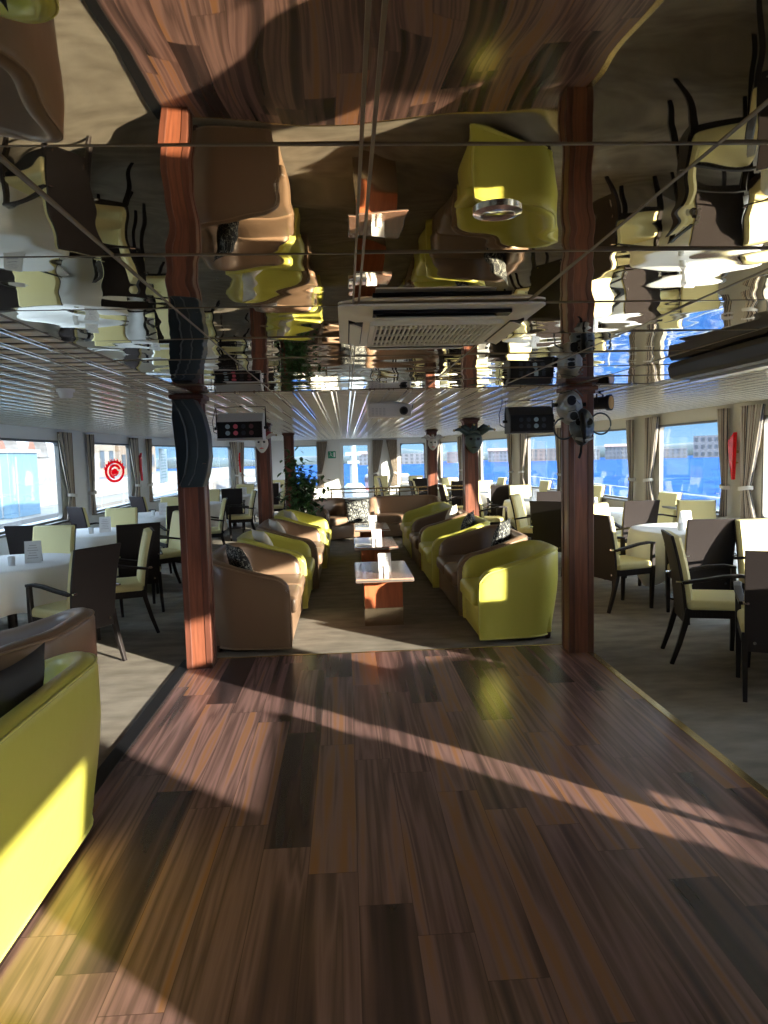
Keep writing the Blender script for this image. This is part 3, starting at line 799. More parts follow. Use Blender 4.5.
for sy in (-1,1): add_box(bm, (0,.02+sy*.235,-.007), (.46,.018,.014))
obj('grille', bm, M_PLAST, t)
for sy,rot_ in ((-1,0),(1,0)):
    bm = B(); add_box(bm, (0,sy*.335+(0.0 if sy<0 else .0),.003), (.46,.06,.012)); sl = obj('air_slot', bm, M_BLACK, t)
    bm = B(); add_box(bm, (0,0,0), (.40,.05,.005), rot=Matrix.Rotation(.35,3,'X')); o = obj('louvre', bm, M_PLAST, sl); o.location=(-.02,sy*.335,-.008)
for sx in (-1,1):
    bm = B(); add_box(bm, (sx*.285,.02,.003), (.05,.46,.012)); sl = obj('air_slot', bm, M_BLACK, t)
    bm = B(); add_box(bm, (0,0,0), (.042,.42,.005), rot=Matrix.Rotation(.35,3,'Y')); o = obj('louvre', bm, M_PLAST, sl); o.location=(sx*.285,.02,-.008)
# projector
t = thing('projector', 'white video projector hanging from the slatted ceiling', 'projector', (.415,6.5,1.935))
bm = B(); rings = []
for x in [-.195,-.185,-.12,-.04,.04,.12,.17,.19,.197]:
    f = x/.197; h = .150-.035*max(0,f)**2-.0*f; e = .012 if abs(x) > .19 else 0
    rings.append([Vector((x,-.13+e,.012+e)),Vector((x,-.125+e,h-.02)),Vector((x,-.09,h-e)),Vector((x,.10,h-e)),Vector((x,.13-e,h-.02)),Vector((x,.13-e,.012+e))])
ring_sweep(bm, rings); obj('body', bm, M_WPLAST, t, smooth=40)
bm = B(); add_tube(bm, [(.125,-.12,.062),(.125,-.150,.062)], [.040,.036], 24); ln = obj('lens_ring', bm, M_DGREY, t, smooth=40)
bm = B(); add_tube(bm, [(.125,-.150,.062),(.125,-.154,.062)], .026, 20); obj('lens', bm, M_BLACK, ln, smooth=40)
bm = B()
for i in range(4):
    for j in range(5): add_box(bm, (-.155+.034*i,-.131,.030+.014*j), (.020,.004,.006))
obj('vent', bm, M_SILVER, t)
bm = B(); add_tube(bm, [(0,0,.14),(0,0,.155)], .02, 12); add_box(bm, (0,0,.152), (.16,.12,.005)); obj('ceiling_mount', bm, M_WPLAST, t)
bm = B(); add_tube(bm, [(.19,-.02,.05),(.215,-.03,.10),(.21,-.03,.146)], .004, 6); obj('cable', bm, M_BLACK, t)
# stage light panels with eight lenses
def stage_light(x, y, shell, cols, label):
    t = thing('stage_light', label, 'light fixture', (x,y,1.77))
    bm = B(); P = [(-.11,0),(-.12,.02),(-.10,.165),(-.02,.245),(.09,.25),(.12,.19),(.12,0)]
    ring_sweep(bm, [[Vector((xx_,a,z)) for a,z in P] for xx_ in (-.205,.205)]); obj('housing', bm, shell, t, bevel=.006)
    bm = B(); add_box(bm, (0,-.118,.09), (.40,.012,.145), rot=Matrix.Identity(3)); fr = obj('front_plate', bm, M_BLACK, t)
    for i in range(4):
        for j in range(2):
            bm = B(); add_tube(bm, [(-.105+.07*i,-.122,.062+.058*j),(-.105+.07*i,-.13,.062+.058*j)], .021, 16); obj('lens', bm, cols[i], fr, smooth=40)
    bm = B(); add_box(bm, (0,-.10,.005), (.41,.05,.012)); obj('lower_lip', bm, M_ALU if shell is M_SILVER else M_DGREY, t)
    bm = B(); add_bar(bm, [(-.222,0,.10),(-.222,0,.30),(0,0,.302),(.222,0,.30),(.222,0,.10)], .02,.006)
    for sx in (-1,1): add_tube(bm, [(sx*.20,0,.11),(sx*.245,0,.11)], .014, 10)
    add_tube(bm, [(0,0,.30),(0,0,.310)], .012, 8)
    obj('yoke', bm, M_BLACK, t)
    bm = B(); add_tube(bm, [(-.20,.05,.05),(-.26,.05,.08),(-.27,.05,.18),(-.24,.05,.28),(-.24,.05,.33)], .004, 6); obj('cable', bm, M_BLACK, t)
M_L1 = mat('pale blue lens', (.35,.48,.55), .15); M_L2 = mat('pink lens', (.75,.16,.22), .15); M_L3 = mat('grey lens', (.05,.06,.075), .15); M_L4 = mat('dusky lens', (.16,.08,.09), .15)
stage_light(-.94,6.5,M_SILVER,[M_L1,M_L2,M_L3,M_L4],'stage light with silver top and pale and pink lenses, at left')
stage_light(1.72,6.5,M_DGREY,[M_L3,M_L3,M_L1,M_L3],'dark stage light with eight unlit lenses, right of the projector')
# spot lamp on the right
t = thing('spotlight', 'black barrel spotlight with amber lens beside the right column', 'light fixture', (2.21,6.0,2.00), -.75)
bm = B(); add_tube(bm, [(-.13,0,0),(-.11,0,0),(-.02,0,0),(.06,0,0),(.065,0,0),(.10,0,0)], [.03,.048,.055,.055,.066,.070], 20); obj('barrel', bm, M_BLACK, t, smooth=40)
bm = B(); add_tube(bm, [(.098,0,0),(.104,0,0)], .055, 20); obj('lens', bm, mat('amber lens',(.75,.42,.14),.15), t, smooth=40)
bm = B(); add_bar(bm, [(0,-.062,0),(0,-.066,.075),(0,0,.085),(0,.066,.075),(0,.062,0)], .014,.006); add_tube(bm, [(0,0,.085),(0,0,.115)], .012, 8); obj('bracket', bm, M_BLACK, t)
# long dark screen housing along the right of the mirrors
t = thing('screen_housing', 'long dark grey housing under the mirrored ceiling at right', 'screen housing', (1.98,2.3,1.994))
bm = B(); P = [(-.08,.10),(-.10,.07),(-.09,.015),(-.06,0),(.10,0),(.11,.10)]
ring_sweep(bm, [[Vector((a,yy_,z)) for a,z in P] for yy_ in (-1.7,1.72)]); obj('case', bm, M_DGREY, t, bevel=.006)
bm = B(); add_box(bm, (.07,.01,-.006), (.07,3.42,.014)); obj('screen_bar', bm, M_ALU, t)
# recessed downlights
M_LAMP = mat('warm lamp', (1,.9,.7), .5, emit=(1,.86,.62), estr=6)
def downlight(x, y, label, lit):
    t = thing('downlight', label, 'light fixture', (x,y,CZ-.006), 0, 'recessed ceiling lights')
    bm = B(); add_lathe(bm, [(.030,-.001),(.036,-.004),(.050,0),(.050,.010),(.030,.010)], 28); 
    obj('ring', bm, M_CHROME, t, smooth=40)
    bm = B(); add_lathe(bm, [(0,.004),(.031,.004),(.031,.008),(0,.008)], 20); obj('bulb', bm, M_LAMP if lit else M_BLACK, t, smooth=40)
downlight(.325,1.46,'round chrome recessed light in the mirrored ceiling, switched off', False)
# smoke detector
t = thing('smoke_detector', 'small round white smoke detector on the slatted ceiling at left', 'smoke detector', (-1.80,4.70,CZ-.028))
bm = B(); add_lathe(bm, [(.0,-.048),(.035,-.046),(.042,-.03),(.045,0)], 24); obj('cap', bm, M_WPLAST, t, smooth=40)
bm = B(); add_lathe(bm, [(.055,-.008),(.057,0),(.057,.012)], 24); obj('base', bm, M_WPLAST, t, smooth=40)

# curved loudspeaker on the left column
t = thing('loudspeaker', 'curved blue black loudspeaker mounted on the left column', 'loudspeaker', (-1.115,5.23,1.405))
bm = B()
prof = [(-.115,.635),(.035,.635),(.095,.52),(.125,.38),(.130,.22),(.110,.10),(.075,.0),(-.085,.0),(-.085,.0)]
prof = prof[:-1]
add_prism(bm, prof+[(-.092,.10),(-.105,.30),(-.118,.50)], -.085, .08); obj('cabinet', bm, M_NAVY, t, bevel=.008)
bm = B(); arc = [(-.088,.015),(-.045,.10),(-.022,.22),(-.018,.32),(-.030,.44),(-.062,.55),(-.108,.625)]
ring_sweep(bm, [[Vector((x,-.105,z)) for x,z in arc]+[Vector((-.118,-.105,.50)),Vector((-.104,-.105,.30)),Vector((-.094,-.105,.10))],
                [Vector((x,-.07,z)) for x,z in arc]+[Vector((-.118,-.07,.50)),Vector((-.104,-.07,.30)),Vector((-.094,-.07,.10))]]); obj('grille', bm, M_GRILL, t)
bm = B()
add_tube(bm, [(x,-.104,z) for x,z in arc], .006, 6); add_tube(bm, [(x+.06+.01*math.sin(z*5),-.090,z) for x,z in arc], .005, 6)
obj('rib', bm, mat('slate edge',(.09,.115,.135),.4), t, smooth=180)
bm = B(); add_box(bm, (.095,-.09,.17), (.02,.006,.006)); obj('badge', bm, M_CHROME, t)
bm = B(); add_box(bm, (0,.09,.32), (.06,.03,.20)); obj('bracket', bm, M_BLACK, t)

# ------------------------------------------------------------------ carnival masks
def face_bm(w, h, d, nose=.03):
    bm = B(); nu, nv = 24, 28; g = []
    for j in range(nv+1):
        v = j/nv; th = PI*v; row = []
        for i in range(nu+1):
            u = -1+2*i/nu; a = u*PI/2
            zz = math.cos(th); rr = math.sin(th)
            jaw = 1 - .28*max(0,-zz)**1.5
            x = w/2*rr*math.sin(a)*jaw; y = -d*rr*math.cos(a); z = h/2*zz
            X_, Z_ = x/(w/2), z/(h/2)
            y -= nose*math.exp(-(X_/.13)**2)*math.exp(-((Z_+.12)/.24)**2)
            for e in (-1,1): y += .5*nose*math.exp(-((X_-e*.36)/.18)**2-((Z_-.18)/.12)**2)
            y -= .25*nose*math.exp(-(X_/.25)**2-((Z_+.52)/.07)**2)
            y -= .25*nose*math.exp(-((Z_-.38)/.08)**2)*(abs(X_)<.8)
            row.append(bm.verts.new((x,y,z)))
        g.append(row)
    for j in range(nv):
        for i in range(nu):
            try: bm.faces.new((g[j][i],g[j][i+1],g[j+1][i+1],g[j+1][i]))
            except ValueError: pass
    bmesh.ops.remove_doubles(bm, verts=bm.verts, dist=1e-5)
    return bm
def jester(x, y, z, sc, mface, mhat, mtip, label, rz=0):
    t = thing('carnival_mask', label, 'mask', (x,y,z), rz, 'carnival masks'); t.scale = (sc,)*3
    obj('face', face_bm(.17,.24,.07), mface, t, smooth=180, solid=.004)
    for e in (-1,1):
        bm = B(); add_lathe(bm, [(.0,-.004),(.020,-.003),(.022,0),(0,.002)], 14); bmesh.ops.scale(bm, vec=(1,1,.6), verts=bm.verts)
        bmesh.ops.rotate(bm, cent=(0,0,0), matrix=Matrix.Rotation(PI/2,3,'X'), verts=bm.verts); bmesh.ops.scale(bm, vec=(1,1,.6), verts=bm.verts)
        o = obj('eye', bm, M_BLACK, t, smooth=60); o.location=(e*.031,-.060,.022)
    bm = B(); add_tube(bm, [(-.03,-.062,-.062),(0,-.074,-.060),(.03,-.062,-.062)], [.003,.008,.003], 8); obj('mouth', bm, M_BLACK if mface is M_GRNM else M_RED, t, smooth=60)
    for k,a in enumerate((-70,-38,0,38,70)):
        r_ = math.radians(a); L_n = .15+.02*(k%2)
        bm = B(); p = [Vector((math.sin(r_)*.07, -.02, .07+math.cos(r_)*.03)), Vector((math.sin(r_)*(.07+L_n*.55), -.05, .10+math.cos(r_)*(.06))), Vector((math.sin(r_)*(.07+L_n*.95), -.055, .085+math.cos(r_)*.07))]
        add_tube(bm, p, [.032,.022,.006], 10); h = obj('hat_point', bm, mhat if k%2 else mtip, t, smooth=180)
        bm = B(); bmesh.ops.create_icosphere(bm, subdivisions=2, radius=.013); o = obj('bell', bm, M_BRASS, h, smooth=180); o.location = p[-1]
    bm = B(); add_tube(bm, [(-.09,-.015,.075),(0,-.072,.10),(.09,-.015,.075)], .014, 8); obj('head_band', bm, mtip, t, smooth=180)
    bm = B(); add_box(bm, (0,.0,0), (.06,.03,.12)); obj('hook_plate', bm, M_BLACK, t)
M_BONE = mat('ivory face', (.72,.68,.60), .4); M_WINE = mat('wine red felt', (.30,.04,.05), .7); M_PLUM = mat('pale felt', (.55,.50,.46), .7)
M_GRNM = mat('dark green glaze', (.05,.085,.08), .35); M_GRN2 = mat('black green felt', (.03,.05,.05), .6)
jester(-1.17,10.00,1.80,1.05,M_BONE,M_WINE,M_PLUM,'pale jester mask with wine red hat on the second left column')
jester(1.84,10.00,1.76,1.45,M_GRNM,M_GRN2,M_GRNM,'dark green jester mask with pointed hat on the second right column')
jester(1.82,14.55,1.80,1.15,M_BONE,M_PLUM,M_PLUM,'white mask on the farthest right column')
# two big grey masks hung over each other on the near right column
t = thing('carnival_mask', 'silver grey mask with round dark goggle eyes, upper one on near column', 'mask', (1.70,5.27,1.925), .12, 'carnival masks')
M_SG = mat('silver paint', (.30,.32,.33), .35, metal=.5, var=.3, vscale=12); M_SD = mat('dark gunmetal', (.07,.085,.10), .35, metal=.4, var=.4, vscale=14)
obj('face', face_bm(.20,.26,.10,.03), M_SG, t, smooth=180, solid=.004)
for (x,z,r_,yy_) in ((-.030,.045,.046,-.108),(-.012,-.070,.040,-.108)):
    bm = B(); add_tube(bm, [(x,yy_+.03,z),(x,yy_-.010,z)], [r_,r_*.92], 22, caps=True); g_ = obj('eye_ring', bm, M_SG, t, smooth=40)
    bm = B(); add_tube(bm, [(x,yy_-.008,z),(x,yy_-.014,z)], r_*.78, 20); obj('lens', bm, M_BLACK, g_, smooth=40)
for sx in (-1,1):
    bm = B(); add_tube(bm, [(sx*.09,-.01,.02),(sx*.13,-.02,.02)], .016, 10); obj('side_knob', bm, M_BLACK, t)
for k in range(3):
    bm = B(); add_tube(bm, [(-.09+.02*k,-.055-.01*k,.10-.07*k),(0,-.125,.125-.075*k),(.09-.01*k,-.055,.08-.07*k)], .004, 6); obj('seam_line', bm, M_SD, t)
t = thing('carnival_mask', 'dark gunmetal mask with two big ear hoops below the silver one', 'mask', (1.785,5.23,1.775), -.12, 'carnival masks')
obj('face', face_bm(.18,.28,.11,.045), M_SD, t, smooth=180, solid=.004)
for e in (-1,1):
    bm = B(); add_tube(bm, [(e*.038,-.085,.035),(e*.038,-.098,.035)], .026, 16); obj('eye', bm, M_BLACK, t)
    bm = B(); cx = e*.125+(.0); c0 = Vector((e*.135,-.03,.02 if e>0 else -.01)); rr = .075
    add_tube(bm, [(c0.x+rr*math.cos(a),c0.y+.01*math.sin(a),c0.z+rr*1.05*math.sin(a)) for a in [2*PI*k/28 for k in range(28)]], .0065, 8, closed=True); obj('ear_hoop', bm, M_SD, t, smooth=180)
bm = B(); add_tube(bm, [(-.06,-.085,-.085),(0,-.115,-.10),(.06,-.085,-.085)], [.010,.022,.010], 10); obj('jaw', bm, M_SG, t, smooth=180)
bm = B(); add_bar(bm, [(-.01,-.05,-.13),(-.015,-.05,-.19),(-.03,-.05,-.235)], .018,.006); obj('hanging_strap', bm, M_BLACK, t)
bm = B(); add_tube(bm, [(-.02,-.12,.10),(-.015,-.135,0),(0,-.12,-.12)], [.012,.024,.010], 10); obj('nose_ridge', bm, M_BLACK, t, smooth=180)

# exit sign
t = thing('exit_sign', 'small green emergency exit sign left of the end door', 'sign', (-.42,21.98,1.52))
M_GREEN = mat('sign green', (.01,.28,.14), .5)
bm = B(); add_box(bm, (0,-.012,.11), (.24,.022,.22), bev=.004); obj('panel', bm, M_GREEN, t)
bm = B()
add_tube(bm, [(-.05,-.026,.185),(-.05,-.027,.186)], .016, 12)
add_bar(bm, [(-.05,-.026,.165),(-.035,-.026,.11)], .006,.028); add_bar(bm, [(-.035,-.026,.11),(-.07,-.026,.075),(-.07,-.026,.04)], .006,.016); add_bar(bm, [(-.035,-.026,.11),(.0,-.026,.08),(.02,-.026,.04)], .006,.016)
add_bar(bm, [(-.045,-.026,.155),(-.01,-.026,.13),(.02,-.026,.14)], .006,.012); add_box(bm, (.075,-.026,.11), (.05,.005,.15))
obj('running_figure', bm, M_PAPER, t)

# ------------------------------------------------------------------ brass rail beyond the far sofas
t = thing('brass_railing', 'brass railing with slim posts behind the far brown sofas', 'railing', (0,15.1,0))
for z in (.80,.88):
    bm = B(); add_tube(bm, [(-.35,0,z),(2.6,0,z)], .018 if z>.85 else .012, 10); obj('rail', bm, M_BRASS, t, smooth=60)
for x in (-.33,.65,1.55,2.55):
    bm = B(); add_lathe(bm, [(.045,0),(.045,.012),(.016,.03),(.016,.87),(.022,.89)], 14); o = obj('post', bm, M_BRASS, t, smooth=40); o.location=(x,0,0)

# ------------------------------------------------------------------ potted ficus
t = thing('potted_ficus', 'leafy green potted ficus between the left row and the far seats', 'plant', (-.84,12.55,0))
bm = B(); add_lathe(bm, [(.13,0),(.15,.02),(.19,.34),(.205,.36),(.205,.38),(.185,.38),(.18,.34),(0,.33)], 24); obj('pot', bm, mat('pot',(.10,.05,.035),.5), t, smooth=40)
rnd = random.Random(3); bm = B(); tips = []
for k in range(9):
    a = rnd.uniform(0,2*PI); sp = rnd.uniform(.12,.42); h = rnd.uniform(.95,1.62)
    p0 = Vector((.03*math.cos(a),.03*math.sin(a),.32)); p3 = Vector((sp*math.cos(a),sp*math.sin(a),h)); 
    pts = [p0, p0.lerp(p3,.4)+Vector((0,0,.12)), p0.lerp(p3,.75)+Vector((0,0,.08)), p3]
    add_tube(bm, pts, [.012,.009,.006,.003], 6)
    for f in range(75):
        u = rnd.uniform(.30,1.0); q = p0.lerp(p3,u)+Vector((rnd.gauss(0,.12),rnd.gauss(0,.12),rnd.gauss(.02,.12))); tips.append(q)
obj('stem', bm, mat('bark',(.12,.08,.05),.8), t)
bm = B()
for q in tips:
    a = rnd.uniform(0,2*PI); d = Vector((math.cos(a),math.sin(a),rnd.uniform(-.9,.1))).normalized(); s = d.cross(Vector((0,0,1))).normalized(); L_n = rnd.uniform(.09,.15); w_ = L_n*.28; nn = s.cross(d)
    P = [q, q+d*L_n*.35+s*w_-nn*.004, q+d*L_n*.7+s*w_*.7-nn*.008, q+d*L_n-nn*.02, q+d*L_n*.7-s*w_*.7-nn*.008, q+d*L_n*.35-s*w_-nn*.004]
    c = bm.verts.new(q+d*L_n*.5+nn*.006); vs = [bm.verts.new(p) for p in P]
    for i in range(6): bm.faces.new((c,vs[i],vs[(i+1)%6]))
obj('foliage', bm, mat('ficus leaf',(.055,.13,.035),.4,var=.4,vscale=7), t)

# ------------------------------------------------------------------ red emblem and poster on the left panes
t = thing('window_sticker', 'round red swirl sticker on the second left window', 'sticker', (-4.21,13.05,1.42))
M_REDS = translucent('red vinyl', (.85,.03,.06))
bm = B(); 
def flat_ring(bm, r0, r1, ey, a0=0, a1=2*PI, cx=0, cz=0, n=40):
    rings = []
    for k in range(n+1):
        a = a0+(a1-a0)*k/n
        rings.append([Vector((x,cx+ey*rr*math.cos(a),cz+rr*math.sin(a))) for x,rr in ((0,r0),(0,r1),(.004,r1),(.004,r0))])
    ring_sweep(bm, rings)
flat_ring(bm, .155,.20,2.7); flat_ring(bm,.09,.135,2.5,.3,4.6); flat_ring(bm,.0,.055,2.5); flat_ring(bm,.06,.085,2.4,2.6,6.4)
for k in range(9):
    a = PI*.1+PI*.8*k/8; add_box(bm, (.002,2.7*.19*math.cos(a)*1.1,.19*math.sin(a)*1.1), (.004,.05,.05))
obj('swirl', bm, M_REDS, t)
t = thing('paper_notice', 'white notice with printed lines on the third left window', 'sign', (-4.02,15.75,1.12), math.atan2(-.4,3.1)*-1)
bm = B(); add_box(bm, (0,0,.36), (.004,1.35,.74)); obj('sheet', bm, translucent('backlit paper',(.80,.84,.84)), t)
bm = B()
for k in range(9): add_box(bm, (.003,0,.10+.064*k), (.003,1.0-.15*(k%3),.014))
obj('printed_lines', bm, mat('green print',(.30,.48,.44),.7), t)

# ------------------------------------------------------------------ outside
def stuffless(name, bm, m, label, cat, group=None, **k):
    return tag(obj(name, bm, m, **k), label, cat, group)
bm = B(); vs = [bm.verts.new(p) for p in ((-900,-900,-2.5),(1500,-900,-2.5),(1500,1500,-2.5),(-900,1500,-2.5))]; bm.faces.new(vs)
obj('sea', bm, M_SEA, kind='structure')
M_DECK = mat('white painted steel', (.18,.20,.22), .5); M_BLUEP = mat('blue painted steel', (.04,.12,.26), .45)
M_STONE = mat('quay stone', (.11,.105,.095), .8, var=.15, vscale=.6)
bm = B(); add_box(bm, (-31,35,-1.6), (40,170,2.6)); obj('quay', bm, M_STONE, kind='structure')
bm = B(); add_box(bm, (5.4,8,-.15), (1.2,32,.1)); add_box(bm, (-5.0,8,-.15), (1.2,32,.1)); add_box(bm, (.2,25,-.15),(8,6,.1)); obj('outer_deck', bm, M_DECK, kind='structure')
t = thing('deck_bulwark', 'blue bulwark with white cap outside the left windows', 'bulwark', (-5.35,8,0))
bm = B(); add_box(bm, (0,0,.20), (.05,31,.62)); obj('plating', bm, M_BLUEP, t)
bm = B(); add_box(bm, (0,0,.56), (.14,31,.06)); obj('cap_rail', bm, M_DECK, t)
bm = B(); add_box(bm, (.03,0,.30), (.03,31,.10)); obj('rubbing_strip', bm, M_DECK, t)
t = thing('deck_railing', 'thin white deck railing outside the right windows', 'railing', (5.75,8,0))
for z in (.20,.50,.80):
    bm = B(); add_tube(bm, [(0,-15,z),(0,15.5,z)], .014, 6); obj('rail', bm, M_DECK, t)
for k in range(12):
    bm = B(); add_tube(bm, [(0,-15+2.75*k,-.1),(0,-15+2.75*k,.8)], .018, 6); obj('post', bm, M_DECK, t)

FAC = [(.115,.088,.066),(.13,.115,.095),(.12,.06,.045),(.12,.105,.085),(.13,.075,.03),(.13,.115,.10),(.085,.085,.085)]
SHORE_HAZE = [(.055,.065,.085),(.07,.075,.09),(.065,.055,.065),(.06,.07,.095),(.07,.065,.07),(.085,.09,.10),(.05,.06,.08)]  # distance haze painted into the house colours as a dull blue-grey
M_ROOF = mat('terracotta roof', (.13,.075,.06), .8); M_WINS = mat('dark window glass', (.03,.035,.042), .5)
def building(x, y, w, d, h, c, label, rz, zb, nx, nz, cat='building', group=None, name='building', roof=True):
    """local front is -Y; w along x"""
    t = thing(name, label, cat, (x,y,zb), rz, group)
    pal = SHORE_HAZE if group else FAC
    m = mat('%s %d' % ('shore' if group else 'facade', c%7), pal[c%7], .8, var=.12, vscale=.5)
    bm = B(); add_box(bm, (0,d/2,h/2), (w,d,h)); obj('wall', bm, m, t)
    if roof:
        bm = B(); ring_sweep(bm, [[Vector((sx*(w/2+.3),-.4,h)),Vector((sx*(w/2+.3),d+.4,h)),Vector((sx*(w/2+.3),d/2,h+w*.05+.5))] for sx in (-1,1)]); obj('roof', bm, M_ROOF, t)
    wm = None
    for i in range(nx):
        for j in range(nz):
            if wm is None:
                bm = B(); add_box(bm, (0,0,0), (w/nx*.42,.10,h/nz*.5)); wm = obj('window', bm, M_WINS, t); o = wm
            else: o = wm.copy(); COL.objects.link(o); o.parent = t
            o.location = (-w/2+w/nx*(i+.5), -.04, h/nz*(j+.5))
    return t
# quay buildings, fronts to +X
for k,(y,w,h,c,lab) in enumerate([(8,12,9,1,'cream quayside house beyond the left windows, nearest one'),(21,13,11,5,'pale stone quayside house behind the blue kiosk'),(35,13,10,4,'orange quayside house seen through the first left window'),
        (50,15,12,6,'grey stone quayside building beyond the arches'),(67,16,11,2,'brick red quayside house seen through the second left window'),(85,17,13,1,'tall cream quayside house seen through the third left window'),(104,18,11,0,'farthest tan quayside house on the left')]):
    building(-30,y,w,9,h,c,lab,PI/2,-.3,5,3)
# pale blue kiosk on the quay
t = thing('quay_kiosk', 'tall pale blue glazed kiosk on the quay outside the first left window', 'kiosk', (-12.1,26,-.3), 0)
bm = B(); add_box(bm, (0,0,1.15), (1.0,2.3,2.3)); obj('body', bm, mat('pale blue panel',(.09,.16,.22),.35), t, bevel=.02)
bm = B(); add_box(bm, (0,0,2.35), (1.2,2.5,.12)); obj('roof', bm, M_DECK, t)
bm = B(); add_box(bm, (.45,-.6,1.1), (.14,.04,2.1)); add_box(bm, (.2,-1.16,1.1), (.05,.04,2.1)); obj('door_frame', bm, M_DECK, t)
bm = B()
for k in range(4):
    x0 = -16; yy0 = 33+3.2*k
    rings = []
    for j in range(13):
        a = PI*j/12; rings.append([Vector((0,1.2*math.cos(a)*s_,2.2+1.2*math.sin(a)*s_)) for s_ in (1.0,1.25)]+[Vector((.6,1.2*math.cos(a)*s_,2.2+1.2*math.sin(a)*s_)) for s_ in (1.25,1.0)])
    for r_ in rings:
        for v in r_: v.y += yy0; v.x += x0
    ring_sweep(bm, rings)
for k in range(5): add_box(bm, (-15.7,31.4+3.2*k,1.1), (.7,.55,2.6))
stuffless('stone_arcade', bm, mat('grey stone',(.17,.18,.20),.8,var=.3,vscale=1.5), 'grey stone arcade on the quay right of the pale blue kiosk', 'arcade', loc=(0,0,-.3))
bm = B(); add_box(bm, (0,0,.45), (.3,60,.9)); stuffless('quay_wall', bm, mat('white quay wall',(.15,.148,.14),.8), 'low white wall running along the quay on the left', 'wall', loc=(-13.5,55,-.3))
# far shore
hill = B(); n = 40
rings = []
for k in range(n+1):
    ang = math.radians(-20+110*k/n); rr = 330
    x, y = rr*math.sin(ang), rr*math.cos(ang); h = 4.5+1.5*math.sin(k*.9)+1.0*math.sin(k*2.3)
    ux, uy = math.sin(ang), math.cos(ang)
    rings.append([Vector((x,y,-2.6)),Vector((x+ux*10,y+uy*10,-2.6+h*.8)),Vector((x+ux*40,y+uy*40,-2.6+h)),Vector((x+ux*60,y+uy*60,-2.6))])
ring_sweep(hill, rings); obj('far_hills', hill, mat('wooded shore',(.022,.035,.04),.9,var=.4,vscale=.05), kind='structure', smooth=180)
rnd = random.Random(11)
ang = math.radians(1.0); k = 0
while ang < .80:
    w = rnd.uniform(11,18); rr = 270; ac = ang+w/2/rr
    h = rnd.uniform(3.4,4.9)
    if .44 < ac < .60: h = rnd.uniform(6.6,8.2)
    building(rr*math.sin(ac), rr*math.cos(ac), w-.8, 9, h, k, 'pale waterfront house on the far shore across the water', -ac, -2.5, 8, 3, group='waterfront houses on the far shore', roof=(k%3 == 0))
    ang += w/rr+.004; k += 1
# boats seen through the end door and windows
def boat(x, y, label, rz, L_n=9):
    t = thing('moored_boat', label, 'boat', (x,y,-2.5), rz)
    bm = B(); rings = []
    for k in range(9):
        f = k/8; w = 1.3*math.sin(PI*min(1,(f*.8+.2)))**.6*(1 if f<.6 else 1-(f-.6)*2.2); w = max(w,.08)
        rings.append([Vector((-L_n/2+L_n*f,-w,1.1+.5*f*f)),Vector((-L_n/2+L_n*f,-w*.6,-.1)),Vector((-L_n/2+L_n*f,w*.6,-.1)),Vector((-L_n/2+L_n*f,w,1.1+.5*f*f))])
    ring_sweep(bm, rings); obj('hull', bm, M_DECK, t, smooth=40)
    bm = B(); add_box(bm, (-.5,0,1.75), (L_n*.4,1.6,1.3), bev=.15); obj('cabin', bm, M_DECK, t)
    bm = B(); add_box(bm, (-.5,0,1.95), (L_n*.4+.04,1.64,.4), bev=.05); obj('cabin_glass', bm, M_WINS, t)
    bm = B(); add_box(bm, (-.5,0,1.2), (L_n*.95,2.4,.12)); obj('red_stripe', bm, mat('red stripe',(.6,.04,.04),.5), t)
boat(4,60,'white and red motor boat moored beyond the end door',.2)
boat(-7.5,60,'white motor boat moored beyond the far left windows',1.0)
t = thing('deck_lantern_mast', 'white mast with fittings on the foredeck behind the end door', 'mast', (.28,25,-.1))
bm = B(); add_tube(bm, [(0,0,0),(0,0,1.2),(0,0,2.6)], [.16,.14,.08], 14); obj('pole', bm, M_DECK, t, smooth=60)
bm = B(); add_lathe(bm, [(.42,0),(.45,.05),(.40,.55),(.25,.7)], 20); obj('winch_base', bm, M_DECK, t, smooth=40)
bm = B(); add_box(bm, (0,0,1.75), (.55,.2,.12)); add_box(bm, (0,0,1.45), (.42,.3,.1)); obj('cross_arm', bm, M_DECK, t)

# ------------------------------------------------------------------ light
el = math.atan(.19); az = (-1.0, .93); n_ = math.hypot(*az)
d = Vector((az[0]/n_*math.cos(el), az[1]/n_*math.cos(el), -math.sin(el)))
sun = bpy.data.lights.new('sun', 'SUN'); sun.energy = 7.6; sun.color = (1,.90,.74); sun.angle = math.radians(.6)
so = bpy.data.objects.new('sun', sun); COL.objects.link(so); so.rotation_euler = d.to_track_quat('-Z','Y').to_euler(); so.location = (10,-10,8)
w = bpy.data.worlds.new('sky'); scene.world = w; w.use_nodes = True; nt = w.node_tree
bg = nt.nodes['Background']
tc = nt.nodes.new('ShaderNodeTexCoord'); sp = nt.nodes.new('ShaderNodeSeparateXYZ'); nt.links.new(tc.outputs['Generated'], sp.inputs[0])
rp = nt.nodes.new('ShaderNodeValToRGB'); nt.links.new(sp.outputs[2], rp.inputs[0])
rp.color_ramp.elements[0].position = 0; rp.color_ramp.elements[0].color = (.15,.26,.37,1)
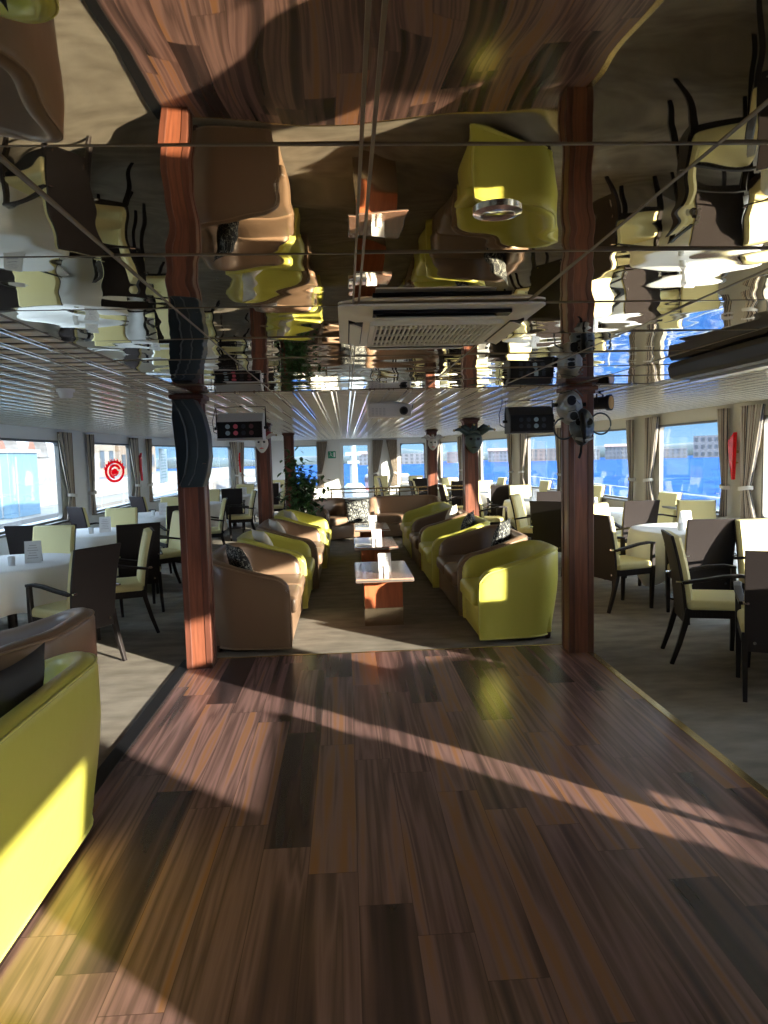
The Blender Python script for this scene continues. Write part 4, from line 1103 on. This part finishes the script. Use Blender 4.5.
rp.color_ramp.elements[1].position = .5; rp.color_ramp.elements[1].color = (.64,.82,1.05,1)
e_ = rp.color_ramp.elements.new(.07); e_.color = (.055,.16,.33,1)
e_ = rp.color_ramp.elements.new(.14); e_.color = (.30,.42,.60,1)
dt = nt.nodes.new('ShaderNodeVectorMath'); dt.operation = 'DOT_PRODUCT'; nt.links.new(tc.outputs['Generated'], dt.inputs[0]); dt.inputs[1].default_value = (-d.x, -d.y, -d.z)
gl = math_node(nt, 'MULTIPLY', math_node(nt, 'POWER', math_node(nt, 'MAXIMUM', dt.outputs['Value'], 0.0), 4.0), GLOW)  # warm glare round the sun, added as soft light for the room
gm = nt.nodes.new('ShaderNodeVectorMath'); gm.operation = 'SCALE'; gm.inputs[0].default_value = (1,.86,.66); nt.links.new(gl, gm.inputs['Scale'])
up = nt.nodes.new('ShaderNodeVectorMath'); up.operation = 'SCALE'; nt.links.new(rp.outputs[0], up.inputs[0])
k_ = nt.nodes.new('ShaderNodeMapRange'); k_.inputs['From Min'].default_value = .07; k_.inputs['From Max'].default_value = .4; k_.inputs['To Min'].default_value = 1; k_.inputs['To Max'].default_value = UPPER_FILL  # unseen upper sky brightened beyond a natural sky to fill the room with light
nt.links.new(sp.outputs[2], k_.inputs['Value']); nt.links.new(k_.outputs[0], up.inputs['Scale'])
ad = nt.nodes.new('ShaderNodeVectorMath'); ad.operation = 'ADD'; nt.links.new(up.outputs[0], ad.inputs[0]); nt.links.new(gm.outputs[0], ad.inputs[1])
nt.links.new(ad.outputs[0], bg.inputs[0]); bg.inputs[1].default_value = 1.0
vs_ = scene.view_settings; vs_.view_transform = 'Standard'; vs_.look = 'None'; vs_.gamma = 1; vs_.use_curve_mapping = False; vs_.exposure = EXPO
cy = scene.cycles; cy.max_bounces = 10; cy.diffuse_bounces = 5; cy.glossy_bounces = 6; cy.transparent_max_bounces = 16; cy.use_denoising = True
cy.sample_clamp_indirect = 6; cy.caustics_reflective = True; cy.caustics_refractive = False; cy.blur_glossy = .3
